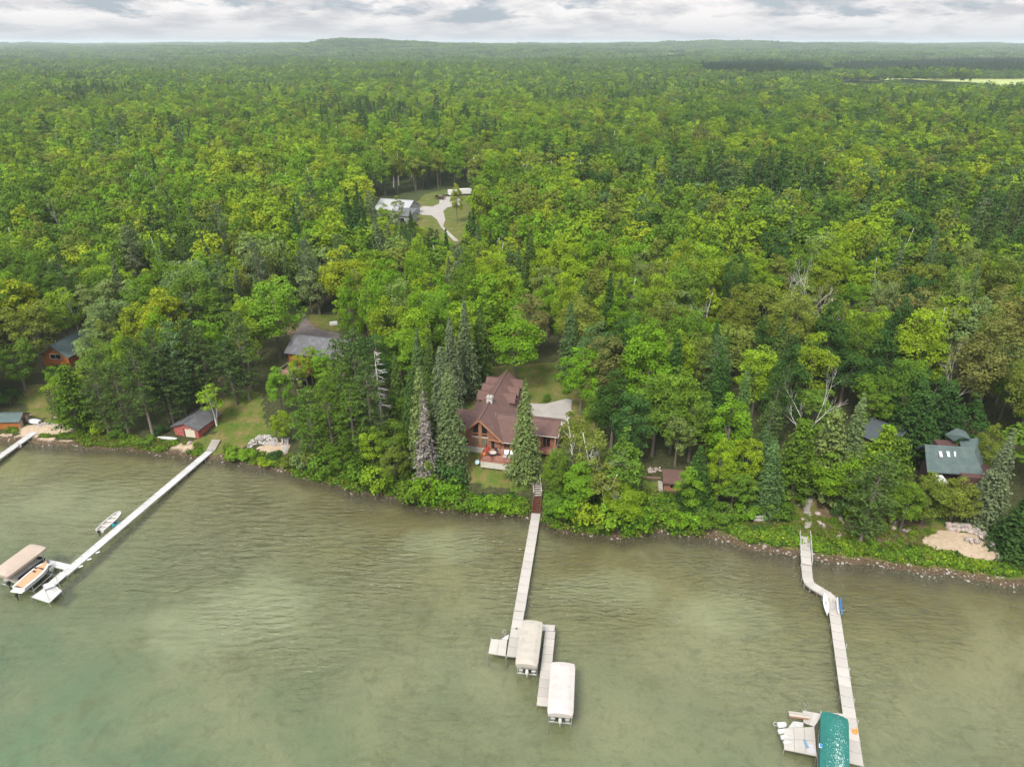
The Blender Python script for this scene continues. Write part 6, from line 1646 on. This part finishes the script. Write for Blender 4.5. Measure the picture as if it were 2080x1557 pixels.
slab_steps([(1642, 1071), (1640, 1050), (1638, 1035), (1643, 1020), (1651, 1009)], 15, 1.25, 'curving stone slab steps climbing the bank behind the right dock')
slab_steps([(2031, 1172), (2025, 1162), (2019, 1152)], 6, 1.5, 'short pale stone steps going down from the sandy terrace to the shore', 'rockp')
slab_steps([(152, 868), (158, 861), (166, 853)], 6, 1.7, 'grey timber steps beside the leaning pines on the left shore', 'greywood', 0)
bw = empty('boulder_wall', ground(1990, 1090), 0, 'curved wall of pinkish boulders round the back of the sandy terrace', 'wall')
arc = [(1923, 1076), (1940, 1078), (1958, 1079), (1976, 1083), (1990, 1090), (2003, 1099), (2012, 1109), (2019, 1119), (2026, 1132), (2034, 1145)]
for i in range(len(arc)-1):
    for j in range(3):
        t = (j+rgs.random()*.6)/3; q = ground(arc[i][0]*(1-t)+arc[i+1][0]*t, arc[i][1]*(1-t)+arc[i+1][1]*t)
        for lv in range(2 if i < 7 else 1): stone('boulder', q-bw.location+Vector((rgs.uniform(-.2, .2), .55*lv, .25+.45*lv)), rgs.uniform(.8, 1.25) if i < 7 else rgs.uniform(.5, .7), bw)
fp = empty('fire_pit', ground(1972, 1100), 0, 'grey stone fire pit bench block on the sandy terrace', 'fire pit')
for i, (x, y, s_) in enumerate(((-.7, .2, .9), (.1, .3, 1.0), (.8, .1, .8), (-.3, -.5, .7), (.6, -.5, .8), (1.1, -.3, .6))): stone('stone', (x, y, .25), s_, fp)
LB = [(1661, 1044, .9, 'pale boulder just right of the curving stone steps'), (1664, 1064, .9, 'larger of the boulders beside the foot of the stone steps'), (1672, 1068, .7, 'boulder touching the larger boulder by the foot of the stone steps'), (1673, 1072, .5, 'smallest boulder of the three at the foot of the stone steps'),
      (1700, 1094, .7, 'round pale boulder alone in the grass right of the right dock'), (1630, 1057, .6, 'boulder left of the foot of the curving stone steps'), (1622, 1028, .7, 'boulder in bushes left of the curving stone steps'),
      (1733, 1071, .7, 'boulder left of the leaning pine trunk foot'), (1806, 1072, .8, 'left boulder of the pair right of the leaning pine'), (1814, 1074, 1.0, 'right boulder of the pair right of the leaning pine'), (1818, 1061, .7, 'boulder up the slope behind the pair by the leaning pine'),
      (1835, 1079, .8, 'left boulder of three between the pine and the sandy terrace'), (1842, 1081, .6, 'middle boulder of three between the pine and the sandy terrace'), (1846, 1078, .7, 'right boulder of three between the pine and the sandy terrace'), (1832, 1069, .5, 'small boulder behind the three near the sandy terrace'),
      (112, 850, .9, 'boulder standing on the slope right of the white dinghy'), (63, 846, .7, 'boulder behind the white dinghy'), (386, 901, 1.2, 'flat pale rock beside the sandy patch below the red boathouse')]
for x, y, s_, lab in LB: o = stone('boulder', ground(x, y, .15), s_); tag(o, lab, 'boulder', 'boulders on the banks')
ln = empty('stone_edging', ground(1705, 1060), 0, 'crooked line of stones running down the bank right of the stone steps', 'stones')
for i in range(26):
    t = i/25; q = ground(1699+10*t+rgs.uniform(-4, 4)+5*math.sin(t*4), 1033+62*t); stone('stone', q-ln.location+Vector((0, 0, .12)), rgs.uniform(.35, .8), ln)

def joined_stones(name, pts, label, mt='rock'):
    V, Fc = [], []; rr = random.Random(len(pts))
    for p, s_ in pts:
        me = STONES[rr.randrange(8)]; a = rr.uniform(0, 6.28); ca, sa = math.cos(a), math.sin(a); n0 = len(V); sz = s_*rr.uniform(.6, 1)
        for v in me.vertices: V.append((p.x+(v.co.x*ca-v.co.y*sa)*s_, p.y+(v.co.x*sa+v.co.y*ca)*s_, p.z+v.co.z*sz))
        for f in me.polygons: Fc.append(tuple(n0+i for i in f.vertices))
    m = MB(); m.v, m.f = V, Fc; o = m.build(name, M[mt]); tag(o, label, None, None, 'stuff'); return o
M['riprap'] = mat('pale_riprap', (.36, .33, .31), .9, .3, .9)
pts = []
def fill_poly(poly, n, s0, s1, lift=.05):
    xs = [p[0] for p in poly]; ys = [p[1] for p in poly]; k_ = 0
    while k_ < n:
        x, y = rgs.uniform(min(xs), max(xs)), rgs.uniform(min(ys), max(ys))
        if in_poly(np.array([x]), np.array([y]), poly)[0]: pts.append((ground(x, y, lift), rgs.uniform(s0, s1))); k_ += 1
fill_poly([(499, 907), (510, 896), (528, 885), (545, 883), (562, 890), (568, 905), (555, 906), (525, 903), (505, 911)], 210, .3, .6)
fill_poly([(572, 893), (590, 890), (585, 905), (582, 922), (572, 918), (576, 905)], 70, .3, .6)
fill_poly([(62, 862), (100, 858), (150, 868), (138, 874), (85, 868)], 90, .2, .45)
joined_stones('riprap', pts, 'piled pale stones round the patios of the left shore', 'riprap')
pts = []
for i in range(1000):
    x = rgs.uniform(0, 2085); xw = at(x, float(np.interp(x, [p[0] for p in SHORE_PX], [p[1] for p in SHORE_PX]))).x
    d = rgs.gauss(.3, .9) if x > 1440 or x < 600 else rgs.gauss(.1, .6)
    y_ = float(np.interp(xw, SX, SY))+.5*float(wob(xw, 0*xw, .55))+d; s_ = rgs.uniform(.1, .3) if rgs.random() < .9 else rgs.uniform(.35, .6)
    pts.append((Vector((xw, y_, Hs(xw, y_)+.02)), s_))
joined_stones('shore_stones', pts, 'cobbles scattered along the waterline', 'rock')

# low plants of the banks
LEAFP = LEAF_I
tuf = []
for i in range(4):
    rs = np.random.RandomState(500+i); m = 70; P = np.column_stack([rs.normal(0, .32, m), rs.normal(0, .32, m), rs.uniform(.02, .55, m)])
    tuf.append(quads_mesh('tuft', cards(rs, P, np.array([[0, 0, .7]])+P*[1.2, 1.2, 0], .2, .6, 1.5), LEAFP, rs.normal(.55, .2, m)))
ct = pcoll('tufts', tuf)
E_ = []
def strip(x0, x1, d0, d1, n, tones, smin=.7, smax=1.4):
    for _ in range(n):
        x = rgs.uniform(x0, x1); xw = at(x, float(np.interp(x, [p[0] for p in SHORE_PX], [p[1] for p in SHORE_PX]))).x
        d = rgs.uniform(d0, d1); y_ = float(np.interp(xw, SX, SY))+.5*float(wob(xw, 0*xw, .55))+d
        u_, v_ = proj(xw, y_, Hs(xw, y_))
        if any(in_poly(np.array([u_]), np.array([v_]), pl)[0] for k_, pl in LAWNS if k_ == 'sand'): continue
        if (1622 < u_ < 1650 and v_ > 1080) or 1072 < u_ < 1106 or 408 < u_ < 458: continue
        if 945 < u_ < 1110 and d > 2.6: continue
        if wob(xw, y_, .8, 2) < -.45: continue
        E_.append((xw, y_, rgs.uniform(smin, smax), rgs.choice(tones)))
strip(1440, 2090, 2.0, 4.6, 2300, ['bright', 'mid', 'mid', 'olive', 'lime', 'dark'])
strip(1440, 2090, 4, 10, 1100, ['olive', 'mid', 'brown', 'brown', 'bright'], .4, .9)
strip(150, 620, .6, 3.4, 1500, ['bright', 'olive', 'mid', 'brown'], .6, 1.2); strip(0, 160, 2.2, 4.5, 500, ['bright', 'olive', 'mid'], .6, 1.1)
strip(600, 1440, .2, 6, 3200, ['mid', 'dark', 'bright', 'olive'], .8, 1.6)
P_ = [(x, y, Hs(x, y)) for x, y, s, t in E_]
scatter('bank_plants', 'low leafy weeds and grasses growing thickly along the banks', P_, [rgs.randrange(4) for _ in E_], [(0, 0, rgs.uniform(0, 6.3)) for _ in E_], [(s, s, s*rgs.uniform(.7, 1.3)) for x, y, s, t in E_], [TONES[t] for x, y, s, t in E_], ct)
# far fields seen as pale strips
for f in FIELDS:
    q = [ground(x, y) for x, y in f]; m = MB(); m.quad(*[(v.x, v.y, v.z+2.5) for v in q][::-1]); o = m.build('meadow', mat('far_meadow', (.27, .31, .1), .9, .1, .01)); tag(o, kind='structure')
